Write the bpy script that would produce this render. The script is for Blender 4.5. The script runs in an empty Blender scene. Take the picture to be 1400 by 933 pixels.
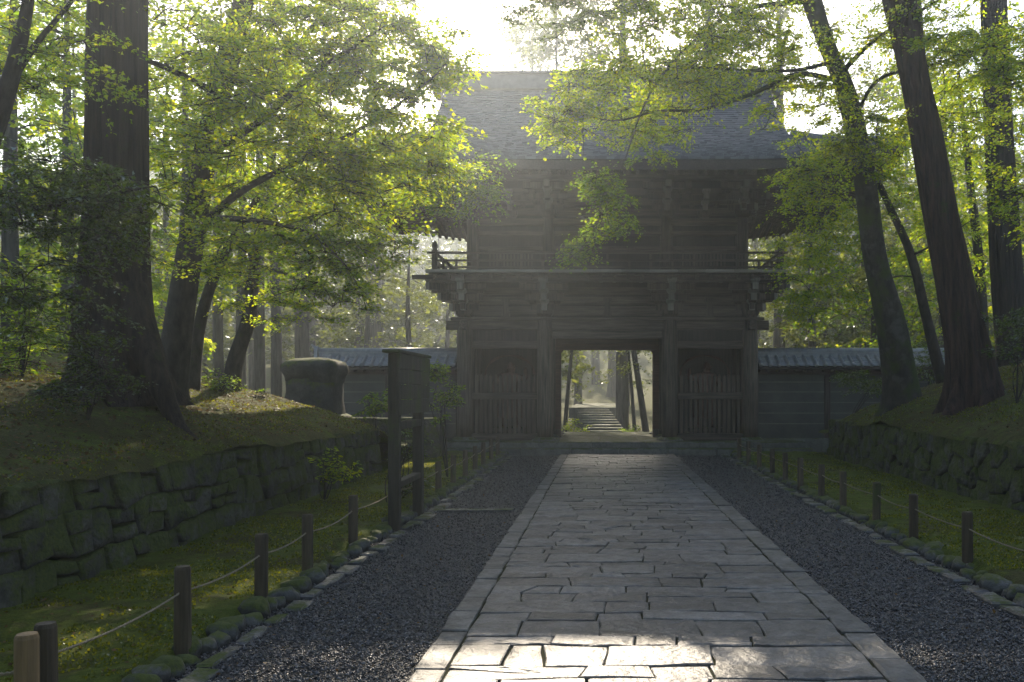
import bpy, bmesh, math, random
import numpy as np
from mathutils import Vector, noise as mnoise

# ------------------------------------------------------------------ camera, sky, sun, exposure
S = bpy.context.scene
COL = S.collection
R = math.radians
F = 1167.0; VX, VY = 825.0, 535.0; HC = 1.8          # focal length (px of 1400), vanishing point, eye height

def at(px, py, d):
    return ((px - VX) / F * d, d, HC + (VY - py) / F * d)

cam = bpy.data.cameras.new('camera'); cam_o = bpy.data.objects.new('camera', cam); COL.objects.link(cam_o)
cam_o.location = (0, 0, HC); cam_o.rotation_euler = (R(90), 0, 0)
cam.sensor_width = 36.0; cam.lens = 36.0 * F / 1400
cam.shift_x = -(VX - 700) / 1400; cam.shift_y = (VY - 466.5) / 1400
cam.clip_start = 0.05; cam.clip_end = 1500
S.camera = cam_o

SUN_EL, SUN_AZ = 29.4, -7.5                            # azimuth measured from +Y towards +X
w = bpy.data.worlds.new('World'); S.world = w; w.use_nodes = True
nt = w.node_tree; bg = nt.nodes['Background']
sky = nt.nodes.new('ShaderNodeTexSky'); sky.sky_type = 'NISHITA'; sky.sun_disc = False
sky.sun_elevation = R(SUN_EL); sky.sun_rotation = R(SUN_AZ)
sky.air_density = 1.0; sky.dust_density = 2.0; sky.ozone_density = 1.0
nt.links.new(sky.outputs[0], bg.inputs[0]); bg.inputs[1].default_value = 0.14
sl = bpy.data.lights.new('sun', 'SUN'); sl.energy = 5.0; sl.angle = R(0.55); sl.color = (1.0, 0.86, 0.67)
so = bpy.data.objects.new('sun', sl); COL.objects.link(so)
_d = Vector((math.sin(R(SUN_AZ)) * math.cos(R(SUN_EL)), math.cos(R(SUN_AZ)) * math.cos(R(SUN_EL)), math.sin(R(SUN_EL))))
so.rotation_euler = _d.to_track_quat('Z', 'Y').to_euler(); so.location = (0, 0, 60)

S.render.engine = 'CYCLES'
S.view_settings.view_transform = 'Standard'; S.view_settings.look = 'None'
S.view_settings.gamma = 1.0; S.view_settings.use_curve_mapping = False
S.view_settings.exposure = 1.0
cy = S.cycles
cy.use_denoising = True
try: cy.denoiser = 'OPENIMAGEDENOISE'
except Exception: pass
cy.max_bounces = 7; cy.diffuse_bounces = 3; cy.glossy_bounces = 2; cy.transmission_bounces = 4
cy.volume_bounces = 1; cy.transparent_max_bounces = 8; cy.sample_clamp_indirect = 6.0
HAZE_DENSITY = 0.0019; HAZE_G = 0.70

rnd = random.Random(7)
rng = np.random.default_rng(7)

# ------------------------------------------------------------------ materials
def _nodes(name):
    m = bpy.data.materials.new(name); m.use_nodes = True
    n = m.node_tree; b = n.nodes['Principled BSDF']
    return m, n, b

def ramp(n, fac, stops):
    r = n.nodes.new('ShaderNodeValToRGB'); e = r.color_ramp.elements
    while len(e) < len(stops): e.new(0.5)
    for el, (p, c) in zip(e, stops):
        el.position = p; el.color = (*c, 1)
    n.links.new(fac, r.inputs[0]); return r

def coords(n, scale=(1, 1, 1)):
    t = n.nodes.new('ShaderNodeNewGeometry'); mp = n.nodes.new('ShaderNodeMapping')
    mp.inputs['Scale'].default_value = scale
    n.links.new(t.outputs['Position'], mp.inputs[0]); return mp.outputs[0], t

def noise(n, vec, scale, detail=6, rough=0.6):
    t = n.nodes.new('ShaderNodeTexNoise'); t.inputs['Scale'].default_value = scale
    t.inputs['Detail'].default_value = detail; t.inputs['Roughness'].default_value = rough
    n.links.new(vec, t.inputs['Vector']); return t.outputs['Fac']

def mixc(n, fac, a, b):
    m = n.nodes.new('ShaderNodeMix'); m.data_type = 'RGBA'
    if hasattr(fac, 'links') or not isinstance(fac, (int, float)): n.links.new(fac, m.inputs[0])
    else: m.inputs[0].default_value = fac
    for s, v in ((6, a), (7, b)):
        if isinstance(v, tuple): m.inputs[s].default_value = (*v, 1)
        else: n.links.new(v, m.inputs[s])
    return m.outputs[2]

def bump(n, b, heights):
    prev = None
    for h, st, di in heights:
        bp = n.nodes.new('ShaderNodeBump'); bp.inputs['Strength'].default_value = st; bp.inputs['Distance'].default_value = di
        n.links.new(h, bp.inputs['Height'])
        if prev: n.links.new(prev, bp.inputs['Normal'])
        prev = bp.outputs[0]
    n.links.new(prev, b.inputs['Normal'])

def mathn(n, op, a, b=None):
    m = n.nodes.new('ShaderNodeMath'); m.operation = op
    for i, v in enumerate((a, b)):
        if v is None: continue
        if isinstance(v, (int, float)): m.inputs[i].default_value = v
        else: n.links.new(v, m.inputs[i])
    return m.outputs[0]

MOSS_D, MOSS_L = (0.03, 0.042, 0.009), (0.10, 0.115, 0.016)

def mat_stone(name, c0, c1, moss=0.0, rough=0.6, scale=5.0, bumpd=0.02, island=0.25, moss_up=True, wet=0.0):
    m, n, b = _nodes(name)
    v, g = coords(n)
    f1 = noise(n, v, scale, 8, 0.65); f2 = noise(n, v, scale * 6, 5, 0.7); f3 = noise(n, v, 2.6, 7, 0.7)
    base = ramp(n, f1, [(0.3, c0), (0.7, c1)]).outputs[0]
    # every stone its own tone
    oi = n.nodes.new('ShaderNodeObjectInfo')
    tone = mathn(n, 'ADD', mathn(n, 'MULTIPLY', oi.outputs['Random'], island * 2), 1 - island)
    hs = n.nodes.new('ShaderNodeHueSaturation'); n.links.new(base, hs.inputs['Color']); n.links.new(tone, hs.inputs['Value'])
    base = mixc(n, mathn(n, 'MULTIPLY', ramp(n, f2, [(0.45, (0, 0, 0)), (0.75, (1, 1, 1))]).outputs[0], 0.6), hs.outputs[0], tuple(x * 0.45 for x in c0))
    if moss > 0:
        sp = n.nodes.new('ShaderNodeSeparateXYZ'); n.links.new(g.outputs['Normal'], sp.inputs[0])
        k = mathn(n, 'ADD', f3, mathn(n, 'MULTIPLY', sp.outputs[2], 0.28 if moss_up else 0.0))
        k = mathn(n, 'ADD', k, mathn(n, 'MULTIPLY', f2, 0.25))
        mk = ramp(n, k, [(0.98 - moss * 0.5, (0, 0, 0)), (1.12 - moss * 0.5, (1, 1, 1))]).outputs[0]
        mc = ramp(n, f2, [(0.3, MOSS_D), (0.75, MOSS_L)]).outputs[0]
        base = mixc(n, mk, base, mc)
        rr = mixc(n, mk, (rough,) * 3, (0.95,) * 3); n.links.new(rr, b.inputs['Roughness'])
    else:
        rr = ramp(n, f1, [(0.3, (rough - 0.12,) * 3), (0.7, (rough + 0.12,) * 3)]).outputs[0]
        n.links.new(rr, b.inputs['Roughness'])
    n.links.new(base, b.inputs['Base Color'])
    b.inputs['Specular IOR Level'].default_value = 0.5 + wet
    vc = n.nodes.new('ShaderNodeTexVoronoi'); vc.inputs['Scale'].default_value = scale * 3.2; vc.feature = 'SMOOTH_F1'; n.links.new(v, vc.inputs['Vector'])
    bump(n, b, [(f1, 1.0, bumpd * 2.2), (vc.outputs['Distance'], 0.7, bumpd * 0.9), (f2, 0.9, bumpd * 0.30)])
    return m

def mat_wood(name, c0, c1, rough=0.75, axis='z', moss=0.0):
    m, n, b = _nodes(name)
    sc = {'z': (9, 9, 0.5), 'x': (0.5, 9, 9), 'y': (9, 0.5, 9)}[axis]
    v, g = coords(n, sc); v2, _ = coords(n)
    f1 = noise(n, v, 2.2, 7, 0.65); f2 = noise(n, v2, 1.4, 5); f3 = noise(n, v2, 22, 4)
    oi = n.nodes.new('ShaderNodeObjectInfo')
    base = ramp(n, f1, [(0.28, c0), (0.72, c1)]).outputs[0]
    hs = n.nodes.new('ShaderNodeHueSaturation'); n.links.new(base, hs.inputs['Color'])
    tone = mathn(n, 'ADD', mathn(n, 'MULTIPLY', oi.outputs['Random'], 0.4), 0.8)
    tone = mathn(n, 'MULTIPLY', tone, mathn(n, 'ADD', mathn(n, 'MULTIPLY', f2, 0.8), 0.6))
    n.links.new(tone, hs.inputs['Value'])
    col = hs.outputs[0]
    if moss:
        mk = ramp(n, mathn(n, 'ADD', f2, mathn(n, 'MULTIPLY', f3, 0.3)), [(0.85 - moss * .4, (0, 0, 0)), (1.0 - moss * .4, (1, 1, 1))]).outputs[0]
        col = mixc(n, mk, col, (0.05, 0.062, 0.015))
    n.links.new(col, b.inputs['Base Color']); b.inputs['Roughness'].default_value = rough
    b.inputs['Specular IOR Level'].default_value = 0.35
    bump(n, b, [(f1, 0.9, 0.014), (f3, 0.4, 0.004)])
    return m

def mat_bark(name, c0, c1, stretch=0.18, scale=9.0, moss=0.0, bumpd=0.05, lichen=None):
    m, n, b = _nodes(name)
    v, g = coords(n, (1, 1, stretch)); v2, _ = coords(n)
    f1 = noise(n, v, scale, 8, 0.7); f2 = noise(n, v2, 2.0, 5); f3 = noise(n, v2, 30, 4)
    col = ramp(n, f1, [(0.32, c0), (0.68, c1)]).outputs[0]
    if lichen:
        lk = ramp(n, noise(n, v2, 3.2, 6, 0.6), [(0.52, (0, 0, 0)), (0.62, (1, 1, 1))]).outputs[0]
        col = mixc(n, mathn(n, 'MULTIPLY', lk, 0.8), col, lichen)
    if moss:
        mk = ramp(n, mathn(n, 'ADD', f2, mathn(n, 'MULTIPLY', f3, 0.2)), [(0.78 - moss * .4, (0, 0, 0)), (0.92 - moss * .4, (1, 1, 1))]).outputs[0]
        col = mixc(n, mk, col, (0.045, 0.062, 0.012))
    n.links.new(col, b.inputs['Base Color']); b.inputs['Roughness'].default_value = 0.85
    b.inputs['Specular IOR Level'].default_value = 0.25
    bump(n, b, [(f1, 0.9, bumpd), (f3, 0.4, bumpd * 0.2)])
    return m

def mat_leaf(name, cols, trans=0.55, gloss=0.12):
    m = bpy.data.materials.new(name); m.use_nodes = True; n = m.node_tree
    for x in list(n.nodes): n.nodes.remove(x)
    out = n.nodes.new('ShaderNodeOutputMaterial')
    g = n.nodes.new('ShaderNodeNewGeometry')
    r = ramp(n, g.outputs['Random Per Island'], [(i / max(1, len(cols) - 1), c) for i, c in enumerate(cols)])
    d = n.nodes.new('ShaderNodeBsdfDiffuse'); n.links.new(r.outputs[0], d.inputs[0])
    t = n.nodes.new('ShaderNodeBsdfTranslucent')
    tc = n.nodes.new('ShaderNodeMix'); tc.data_type = 'RGBA'; tc.blend_type = 'MULTIPLY'; tc.inputs[0].default_value = 1
    n.links.new(r.outputs[0], tc.inputs[6]); tc.inputs[7].default_value = (5.6, 4.9, 0.9, 1); tc.clamp_result = False
    n.links.new(tc.outputs[2], t.inputs[0])
    mx = n.nodes.new('ShaderNodeMixShader'); mx.inputs[0].default_value = trans
    n.links.new(d.outputs[0], mx.inputs[1]); n.links.new(t.outputs[0], mx.inputs[2])
    gl = n.nodes.new('ShaderNodeBsdfGlossy'); gl.inputs['Roughness'].default_value = 0.42; gl.inputs['Color'].default_value = (0.9, 0.95, 1, 1)
    fr = n.nodes.new('ShaderNodeFresnel'); fr.inputs[0].default_value = 1.4
    m2 = n.nodes.new('ShaderNodeMixShader'); n.links.new(mathn(n, 'MULTIPLY', fr.outputs[0], gloss * 4), m2.inputs[0])
    n.links.new(mx.outputs[0], m2.inputs[1]); n.links.new(gl.outputs[0], m2.inputs[2])
    n.links.new(m2.outputs[0], out.inputs[0])
    return m

def mat_moss(name, soil=0.45):
    m, n, b = _nodes(name)
    v, g = coords(n)
    f1 = noise(n, v, 1.1, 8, 0.65); f2 = noise(n, v, 7, 6, 0.7); f3 = noise(n, v, 45, 4, 0.7); f4 = noise(n, v, 160, 2, 0.6)
    mc = ramp(n, mathn(n, 'ADD', mathn(n, 'MULTIPLY', f2, 0.6), mathn(n, 'MULTIPLY', f3, 0.4)), [(0.32, (0.016, 0.024, 0.005)), (0.5, (0.05, 0.066, 0.009)), (0.68, (0.12, 0.13, 0.017))]).outputs[0]
    sc = ramp(n, f3, [(0.3, (0.018, 0.012, 0.008)), (0.7, (0.06, 0.042, 0.026))]).outputs[0]
    k = mathn(n, 'ADD', mathn(n, 'MULTIPLY', f1, 0.65), mathn(n, 'MULTIPLY', f2, 0.35))
    mk = ramp(n, k, [(soil - 0.03, (0, 0, 0)), (soil + 0.06, (1, 1, 1))]).outputs[0]
    n.links.new(mixc(n, mk, sc, mc), b.inputs['Base Color'])
    b.inputs['Roughness'].default_value = 0.95; b.inputs['Specular IOR Level'].default_value = 0.15
    b.inputs['Sheen Weight'].default_value = 0.25; b.inputs['Sheen Tint'].default_value = (0.5, 0.6, 0.1, 1)
    bump(n, b, [(f2, 0.8, 0.05), (f3, 0.9, 0.02), (f4, 0.7, 0.008)])
    return m

def mat_gravel(name):
    m, n, b = _nodes(name)
    v, g = coords(n)
    vo = n.nodes.new('ShaderNodeTexVoronoi'); vo.inputs['Scale'].default_value = 55; n.links.new(v, vo.inputs['Vector'])
    f1 = noise(n, v, 2.0, 5)
    sp = n.nodes.new('ShaderNodeSeparateColor'); n.links.new(vo.outputs['Color'], sp.inputs[0])
    c = ramp(n, sp.outputs[0], [(0.0, (0.018, 0.0175, 0.0175)), (0.8, (0.07, 0.068, 0.067)), (1.0, (0.14, 0.137, 0.134))]).outputs[0]
    c = mixc(n, ramp(n, f1, [(0.4, (0, 0, 0)), (0.7, (0.5, 0.5, 0.5))]).outputs[0], c, (0.025, 0.026, 0.028))
    n.links.new(c, b.inputs['Base Color']); b.inputs['Roughness'].default_value = 0.5
    inv = mathn(n, 'SUBTRACT', 1.0, vo.outputs['Distance'])
    bump(n, b, [(inv, 1.0, 0.02)])
    return m

def mat_simple(name, c0, c1, rough=0.6, scale=8, spec=0.5, bumpd=0.01, metal=0.0, island=False):
    m, n, b = _nodes(name)
    v, g = coords(n)
    f1 = noise(n, v, scale, 6, 0.65)
    fac = f1
    if island:
        fac = mathn(n, 'ADD', mathn(n, 'MULTIPLY', g.outputs['Random Per Island'], 0.75), mathn(n, 'MULTIPLY', f1, 0.3))
    n.links.new(ramp(n, fac, [(0.25, c0), (0.75, c1)]).outputs[0], b.inputs['Base Color'])
    b.inputs['Roughness'].default_value = rough; b.inputs['Specular IOR Level'].default_value = spec; b.inputs['Metallic'].default_value = metal
    bump(n, b, [(f1, 0.5, bumpd)])
    return m

M = {}
M['paver'] = mat_stone('paving stone', (0.055, 0.052, 0.049), (0.205, 0.193, 0.182), 0.24, 0.38, 8.0, 0.0110, 0.42, False, 0.12)
M['kerb'] = mat_stone('kerb stone', (0.050, 0.049, 0.046), (0.19, 0.184, 0.17), 0.42, 0.52, 5.5, 0.011, 0.25, False)
M['joint'] = mat_simple('earth in the joints', (0.012, 0.012, 0.008), (0.045, 0.05, 0.015), 0.95, 6, 0.1, 0.01)
M['wallstone'] = mat_stone('retaining wall stone', (0.022, 0.020, 0.015), (0.115, 0.105, 0.082), 0.86, 0.7, 6.0, 0.028, 0.45)
M['boulder'] = mat_stone('edging boulder', (0.02, 0.02, 0.018), (0.11, 0.105, 0.095), 0.55, 0.45, 5.0, 0.016, 0.3)
M['slab'] = mat_stone('flat slab', (0.045, 0.045, 0.046), (0.125, 0.122, 0.12), 0.30, 0.32, 5.0, 0.010, 0.3)
M['platform'] = mat_stone('platform stone', (0.07, 0.072, 0.06), (0.16, 0.16, 0.14), 0.45, 0.7, 2.5, 0.02, 0.2)
M['oldstone'] = mat_stone('old carved stone', (0.030, 0.028, 0.022), (0.075, 0.070, 0.058), 0.5, 0.8, 3.0, 0.03, 0.1)
M['gravel'] = mat_gravel('dark gravel bed')
M['pebble'] = mat_simple('dark gravel pebble', (0.020, 0.0195, 0.0195), (0.135, 0.130, 0.127), 0.40, 20, 0.5, 0.003, island=True)
M['moss'] = mat_moss('moss ground', 0.44)
M['bank'] = mat_moss('mossy bank', 0.535)
M['forest'] = mat_moss('forest floor', 0.56)
M['wood'] = mat_wood('weathered timber', (0.018, 0.013, 0.010), (0.135, 0.104, 0.078))
M['woodx'] = mat_wood('weathered beam', (0.018, 0.013, 0.010), (0.135, 0.104, 0.078), axis='x')
M['woody'] = mat_wood('weathered rafter', (0.018, 0.013, 0.010), (0.135, 0.104, 0.078), axis='y')
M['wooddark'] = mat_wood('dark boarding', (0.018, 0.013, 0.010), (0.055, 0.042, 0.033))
M['woodred'] = mat_wood('faded red timber', (0.045, 0.022, 0.016), (0.11, 0.055, 0.038), axis='x')
M['woodpale'] = mat_wood('pale end grain', (0.11, 0.10, 0.085), (0.21, 0.19, 0.165))
M['woodedge'] = mat_wood('pale floor edge', (0.20, 0.18, 0.15), (0.38, 0.35, 0.30), axis='x')
M['woodpost'] = mat_wood('barrier post timber', (0.030, 0.023, 0.014), (0.125, 0.092, 0.056), moss=0.3)
M['postsunlit'] = mat_wood('post timber in sunlit tone', (0.12, 0.08, 0.04), (0.32, 0.21, 0.10))  # tan tone stands in for warm sunlight on the front post
M['woodmoss'] = mat_wood('mossy board', (0.022, 0.019, 0.013), (0.075, 0.064, 0.044), moss=0.45)
M['rope'] = mat_simple('hemp rope', (0.16, 0.13, 0.085), (0.36, 0.30, 0.21), 0.9, 60, 0.1, 0.01)
M['shingle'] = mat_simple('weathered shingle', (0.055, 0.055, 0.06), (0.125, 0.125, 0.135), 0.36, 10, 0.6, 0.01, island=True)
M['roofwood'] = mat_wood('roof under boarding', (0.03, 0.025, 0.02), (0.075, 0.062, 0.052), axis='y')
M['ridge'] = mat_simple('ridge covering', (0.07, 0.072, 0.075), (0.15, 0.15, 0.155), 0.55, 3, 0.5, 0.01)
M['tile'] = mat_simple('silver grey roof tile', (0.16, 0.165, 0.18), (0.34, 0.345, 0.37), 0.30, 6, 0.6, 0.006)
M['plaster'] = mat_simple('grey earth plaster', (0.06, 0.064, 0.056), (0.12, 0.12, 0.105), 0.9, 1.6, 0.2, 0.01)
M['stripe'] = mat_simple('pale plaster line', (0.12, 0.118, 0.10), (0.20, 0.19, 0.165), 0.9, 3, 0.2, 0.005)
M['statue'] = mat_wood('old painted carving', (0.06, 0.03, 0.022), (0.16, 0.085, 0.06))
M['cedar'] = mat_bark('cedar bark', (0.010, 0.007, 0.006), (0.085, 0.062, 0.046), 0.06, 14, 0.12, 0.14)
M['redcedar'] = mat_bark('red cedar bark', (0.014, 0.008, 0.006), (0.105, 0.062, 0.045), 0.06, 14, 0.12, 0.14)
M['maplebark'] = mat_bark('mossy maple bark', (0.014, 0.012, 0.009), (0.062, 0.054, 0.042), 0.5, 8, 0.5, 0.03, (0.085, 0.083, 0.072))
M['darkbark'] = mat_bark('dark maple bark', (0.018, 0.015, 0.012), (0.07, 0.058, 0.046), 0.4, 9, 0.2, 0.03)
M['greybark'] = mat_bark('grey trunk bark', (0.03, 0.026, 0.022), (0.11, 0.10, 0.088), 0.12, 9, 0.15, 0.04)
M['leafmaple'] = mat_leaf('maple leaf', [(0.040, 0.075, 0.010), (0.065, 0.105, 0.012), (0.10, 0.135, 0.014), (0.14, 0.155, 0.015)], 0.74, 0.03)
M['leafgreen'] = mat_leaf('green leaf', [(0.026, 0.055, 0.012), (0.045, 0.085, 0.014), (0.085, 0.115, 0.016)], 0.68, 0.03)
M['leafmist'] = mat_leaf('far leaf greyed as mist', [(0.034, 0.047, 0.024), (0.046, 0.062, 0.029), (0.062, 0.078, 0.034)], 0.45, 0.04)  # distance haze put into the colour: duller, greyer green
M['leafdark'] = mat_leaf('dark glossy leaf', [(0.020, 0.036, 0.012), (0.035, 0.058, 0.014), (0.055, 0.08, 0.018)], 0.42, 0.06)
M['leafcedar'] = mat_leaf('cedar needle spray', [(0.016, 0.030, 0.010), (0.035, 0.055, 0.014)], 0.35, 0.03)
M['litter'] = mat_leaf('fallen leaf', [(0.03, 0.018, 0.010), (0.10, 0.058, 0.026), (0.15, 0.095, 0.05), (0.07, 0.05, 0.034)], 0.12, 0.03)

# ------------------------------------------------------------------ object helpers
WLOC = {}
def tag(o, label=None, cat=None, group=None, kind=None):
    if label: o['label'] = label
    if cat: o['category'] = cat
    if group: o['group'] = group
    if kind: o['kind'] = kind
    return o

def thing(name, loc, label, cat, group=None):
    o = bpy.data.objects.new(name, None); COL.objects.link(o); o.location = loc; o.empty_display_size = 0.2
    WLOC[o] = Vector(loc)
    return tag(o, label, cat, group)

class MB:
    """collects faces in world coordinates"""
    def __init__(s): s.v = []; s.f = []
    def add(s, vs, fs):
        k = len(s.v); s.v.extend(vs); s.f.extend([tuple(i + k for i in f) for f in fs]); return s
    def box(s, x0, x1, y0, y1, z0, z1):
        return s.add([(x0, y0, z0), (x1, y0, z0), (x1, y1, z0), (x0, y1, z0), (x0, y0, z1), (x1, y0, z1), (x1, y1, z1), (x0, y1, z1)],
                     [(0, 3, 2, 1), (4, 5, 6, 7), (0, 1, 5, 4), (1, 2, 6, 5), (2, 3, 7, 6), (3, 0, 4, 7)])
    def frust(s, cx, cy, z0, z1, a0, b0, a1, b1):
        return s.add([(cx - a0, cy - b0, z0), (cx + a0, cy - b0, z0), (cx + a0, cy + b0, z0), (cx - a0, cy + b0, z0),
                      (cx - a1, cy - b1, z1), (cx + a1, cy - b1, z1), (cx + a1, cy + b1, z1), (cx - a1, cy + b1, z1)],
                     [(0, 3, 2, 1), (4, 5, 6, 7), (0, 1, 5, 4), (1, 2, 6, 5), (2, 3, 7, 6), (3, 0, 4, 7)])
    def bar(s, a, b, wd, ht):
        a, b = Vector(a), Vector(b); d = (b - a).normalized()
        sd = d.cross(Vector((0, 0, 1)));
        if sd.length < 1e-4: sd = Vector((1, 0, 0))
        sd.normalize(); u = sd.cross(d)
        sd *= wd / 2; u *= ht / 2
        vs = [a - sd - u, a + sd - u, a + sd + u, a - sd + u, b - sd - u, b + sd - u, b + sd + u, b - sd + u]
        return s.add([tuple(v) for v in vs], [(0, 3, 2, 1), (4, 5, 6, 7), (0, 1, 5, 4), (1, 2, 6, 5), (2, 3, 7, 6), (3, 0, 4, 7)])
    def lathe(s, cx, cy, prof, seg=20, jit=0.0):
        vs = []; n = len(prof)
        for r_, z in prof:
            for i in range(seg):
                a = 2 * math.pi * i / seg; rr = r_ * (1 + jit * (mnoise.noise((math.cos(a) * 1.5 + cx, math.sin(a) * 1.5 + cy, z * 2))))
                vs.append((cx + rr * math.cos(a), cy + rr * math.sin(a), z))
        fs = [(j * seg + i, j * seg + (i + 1) % seg, (j + 1) * seg + (i + 1) % seg, (j + 1) * seg + i) for j in range(n - 1) for i in range(seg)]
        fs.append(tuple(range(seg))[::-1]); fs.append(tuple((n - 1) * seg + i for i in range(seg)))
        return s.add(vs, fs)
    def tube(s, pts, rad, sides=6, cap=True):
        P = [Vector(p) for p in pts]; n = len(P)
        t0 = (P[1] - P[0]).normalized()
        ref = Vector((0, 0, 1)) if abs(t0.z) < 0.9 else Vector((1, 0, 0))
        u = t0.cross(ref).normalized(); vs = []
        for i in range(n):
            t = (P[min(i + 1, n - 1)] - P[max(i - 1, 0)]).normalized()
            u = (u - t * u.dot(t)).normalized(); v = t.cross(u)
            r_ = rad[i] if hasattr(rad, '__len__') else rad
            for k in range(sides):
                a = 2 * math.pi * k / sides; q = P[i] + (u * math.cos(a) + v * math.sin(a)) * r_
                vs.append(tuple(q))
        fs = [(j * sides + i, j * sides + (i + 1) % sides, (j + 1) * sides + (i + 1) % sides, (j + 1) * sides + i) for j in range(n - 1) for i in range(sides)]
        if cap:
            fs.append(tuple(range(sides))[::-1]); fs.append(tuple((n - 1) * sides + i for i in range(sides)))
        return s.add(vs, fs)
    def mesh(s, name, off, smooth=False):
        me = bpy.data.meshes.new(name)
        me.from_pydata([(v[0] - off[0], v[1] - off[1], v[2] - off[2]) for v in s.v], [], s.f)
        if smooth: me.polygons.foreach_set('use_smooth', [True] * len(me.polygons))
        me.update(); return me

def obj(name, mb, mat, parent=None, loc=None, smooth=False, bevel=0.0):
    if parent is not None:
        off = WLOC[parent]; l = (0, 0, 0); wl = off
    else:
        off = loc or (0, 0, 0); l = off; wl = Vector(off)
    me = mb.mesh(name, off, smooth) if isinstance(mb, MB) else mb
    if mat is not None: me.materials.append(M[mat])
    o = bpy.data.objects.new(name, me); COL.objects.link(o); o.location = l; o.parent = parent
    WLOC[o] = Vector(wl)
    if bevel:
        b = o.modifiers.new('b', 'BEVEL'); b.width = bevel; b.segments = 1; b.limit_method = 'ANGLE'
    return o

def place(name, me, parent, world, rot=(0, 0, 0), scale=(1, 1, 1)):
    """a piece that shares mesh data (own origin) as a child of parent"""
    o = bpy.data.objects.new(name, me); COL.objects.link(o); o.parent = parent
    o.location = Vector(world) - WLOC[parent]; o.rotation_euler = rot; o.scale = scale
    WLOC[o] = Vector(world)
    return o

def np_mesh(name, V, k, off=(0, 0, 0), smooth=False):
    """V: (n*k,3) vertices, consecutive k-gons"""
    V = np.asarray(V, dtype=np.float32) - np.asarray(off, dtype=np.float32)
    n = len(V) // k
    me = bpy.data.meshes.new(name)
    me.vertices.add(n * k); me.vertices.foreach_set('co', V.ravel())
    me.loops.add(n * k); me.loops.foreach_set('vertex_index', np.arange(n * k, dtype=np.int32))
    me.polygons.add(n); me.polygons.foreach_set('loop_start', np.arange(0, n * k, k, dtype=np.int32))
    me.polygons.foreach_set('loop_total', np.full(n, k, dtype=np.int32))
    if smooth: me.polygons.foreach_set('use_smooth', np.ones(n, dtype=bool))
    me.update(calc_edges=True); return me

def grid_mesh(name, xs, ys, zf, off=(0, 0, 0)):
    X, Y = np.meshgrid(xs, ys); Z = np.array([[zf(x, y) for x in xs] for y in ys])
    V = np.stack([X, Y, Z], -1).reshape(-1, 3) - np.asarray(off)
    nx, ny = len(xs), len(ys)
    fs = [(j * nx + i, j * nx + i + 1, (j + 1) * nx + i + 1, (j + 1) * nx + i) for j in range(ny - 1) for i in range(nx - 1)]
    me = bpy.data.meshes.new(name); me.from_pydata(V.tolist(), [], fs)
    me.polygons.foreach_set('use_smooth', [True] * len(fs)); me.update(); return me

ORD = ['nearest to', 'second from', 'third from', 'fourth from', 'fifth from', 'sixth from', 'seventh from', 'eighth from', 'ninth from', 'tenth from', 'eleventh from', 'twelfth from', 'thirteenth from', 'fourteenth from', 'fifteenth from', 'sixteenth from', 'seventeenth from', 'eighteenth from']
nz = lambda x, y, s=1.0, o=0.0: mnoise.noise((x * s + o, y * s - o, o * 1.7))
def sstep(a, b, x):
    t = min(1, max(0, (x - a) / (b - a))); return t * t * (3 - 2 * t)

# ------------------------------------------------------------------ ground
WALL_L, WALL_R = -4.7, 5.8
PX0, PX1 = -1.2, 1.98
LG, RG = -2.62, 3.42                 # outer edges of the gravel
def ground_z(x, y):
    z = -0.04 + 0.12 * sstep(30, 45, y) * nz(x, y, 0.15)
    z += sstep(44, 90, y) * 3.0 + sstep(72, 140, y) * 21.0 + sstep(14, 60, abs(x)) * 4.0
    return z
xs = np.unique(np.concatenate([np.linspace(-170, -30, 15), np.linspace(-30, 30, 61), np.linspace(30, 170, 15)]))
ys = np.unique(np.concatenate([np.linspace(-40, 0, 5), np.linspace(0, 60, 61), np.linspace(60, 260, 21)]))
g = obj('ground', grid_mesh('ground', xs, ys, ground_z), 'forest'); tag(g, 'dark forest floor under the trees', None, None, 'structure')

def bank_l(x, y):
    t = max(0.0, WALL_L - x)
    h = 1.04 + 0.30 * t ** 0.92 * (1 - 0.6 * sstep(4, 14, t)) + 0.05 * nz(x, y, 1.6) + 0.02 * nz(x, y, 5, 3)
    h += 0.35 * math.exp(-((x + 6.3) ** 2 + (y - 11) ** 2) / 1.6)
    h -= (h - 0.55) * sstep(17.6, 20.5, y - 0.25 * t)
    if t < 0.25: h -= 0.10 * (1 - t / 0.25) ** 2
    return h
def bank_r(x, y):
    t = max(0.0, x - WALL_R)
    h = 1.06 + 0.44 * t ** 0.9 * (1 - 0.6 * sstep(3, 12, t)) + 0.05 * nz(x, y, 1.6, 8) + 0.02 * nz(x, y, 5, 5)
    h += 0.22 * math.exp(-((x - 6.5) ** 2 + (y - 17.8) ** 2) / 0.9)
    h -= (h - 0.75) * sstep(21.0, 22.6, y)
    if t < 0.25: h -= 0.10 * (1 - t / 0.25) ** 2
    return h
def fine(a, m, b, s0, s1): return np.unique(np.concatenate([np.arange(a, m, s0), np.arange(m, b, s1), [b]]))
bx = np.unique(np.concatenate([-4.74 - np.arange(0, 4, 0.1), -8.7 - np.arange(0, 22, 0.6)]))
b1 = obj('mossy_bank', grid_mesh('mossy_bank', bx, np.arange(1.0, 26.1, 0.12), bank_l), 'bank'); tag(b1, 'mossy bank behind the long stone wall', None, None, 'structure')
bx = np.unique(np.concatenate([5.84 + np.arange(0, 4, 0.1), 9.8 + np.arange(0, 21, 0.6)]))
b2 = obj('mossy_bank', grid_mesh('mossy_bank', bx, np.arange(3.0, 23.4, 0.12), bank_r), 'bank'); tag(b2, 'mossy bank above the short stone wall', None, None, 'structure')

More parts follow.
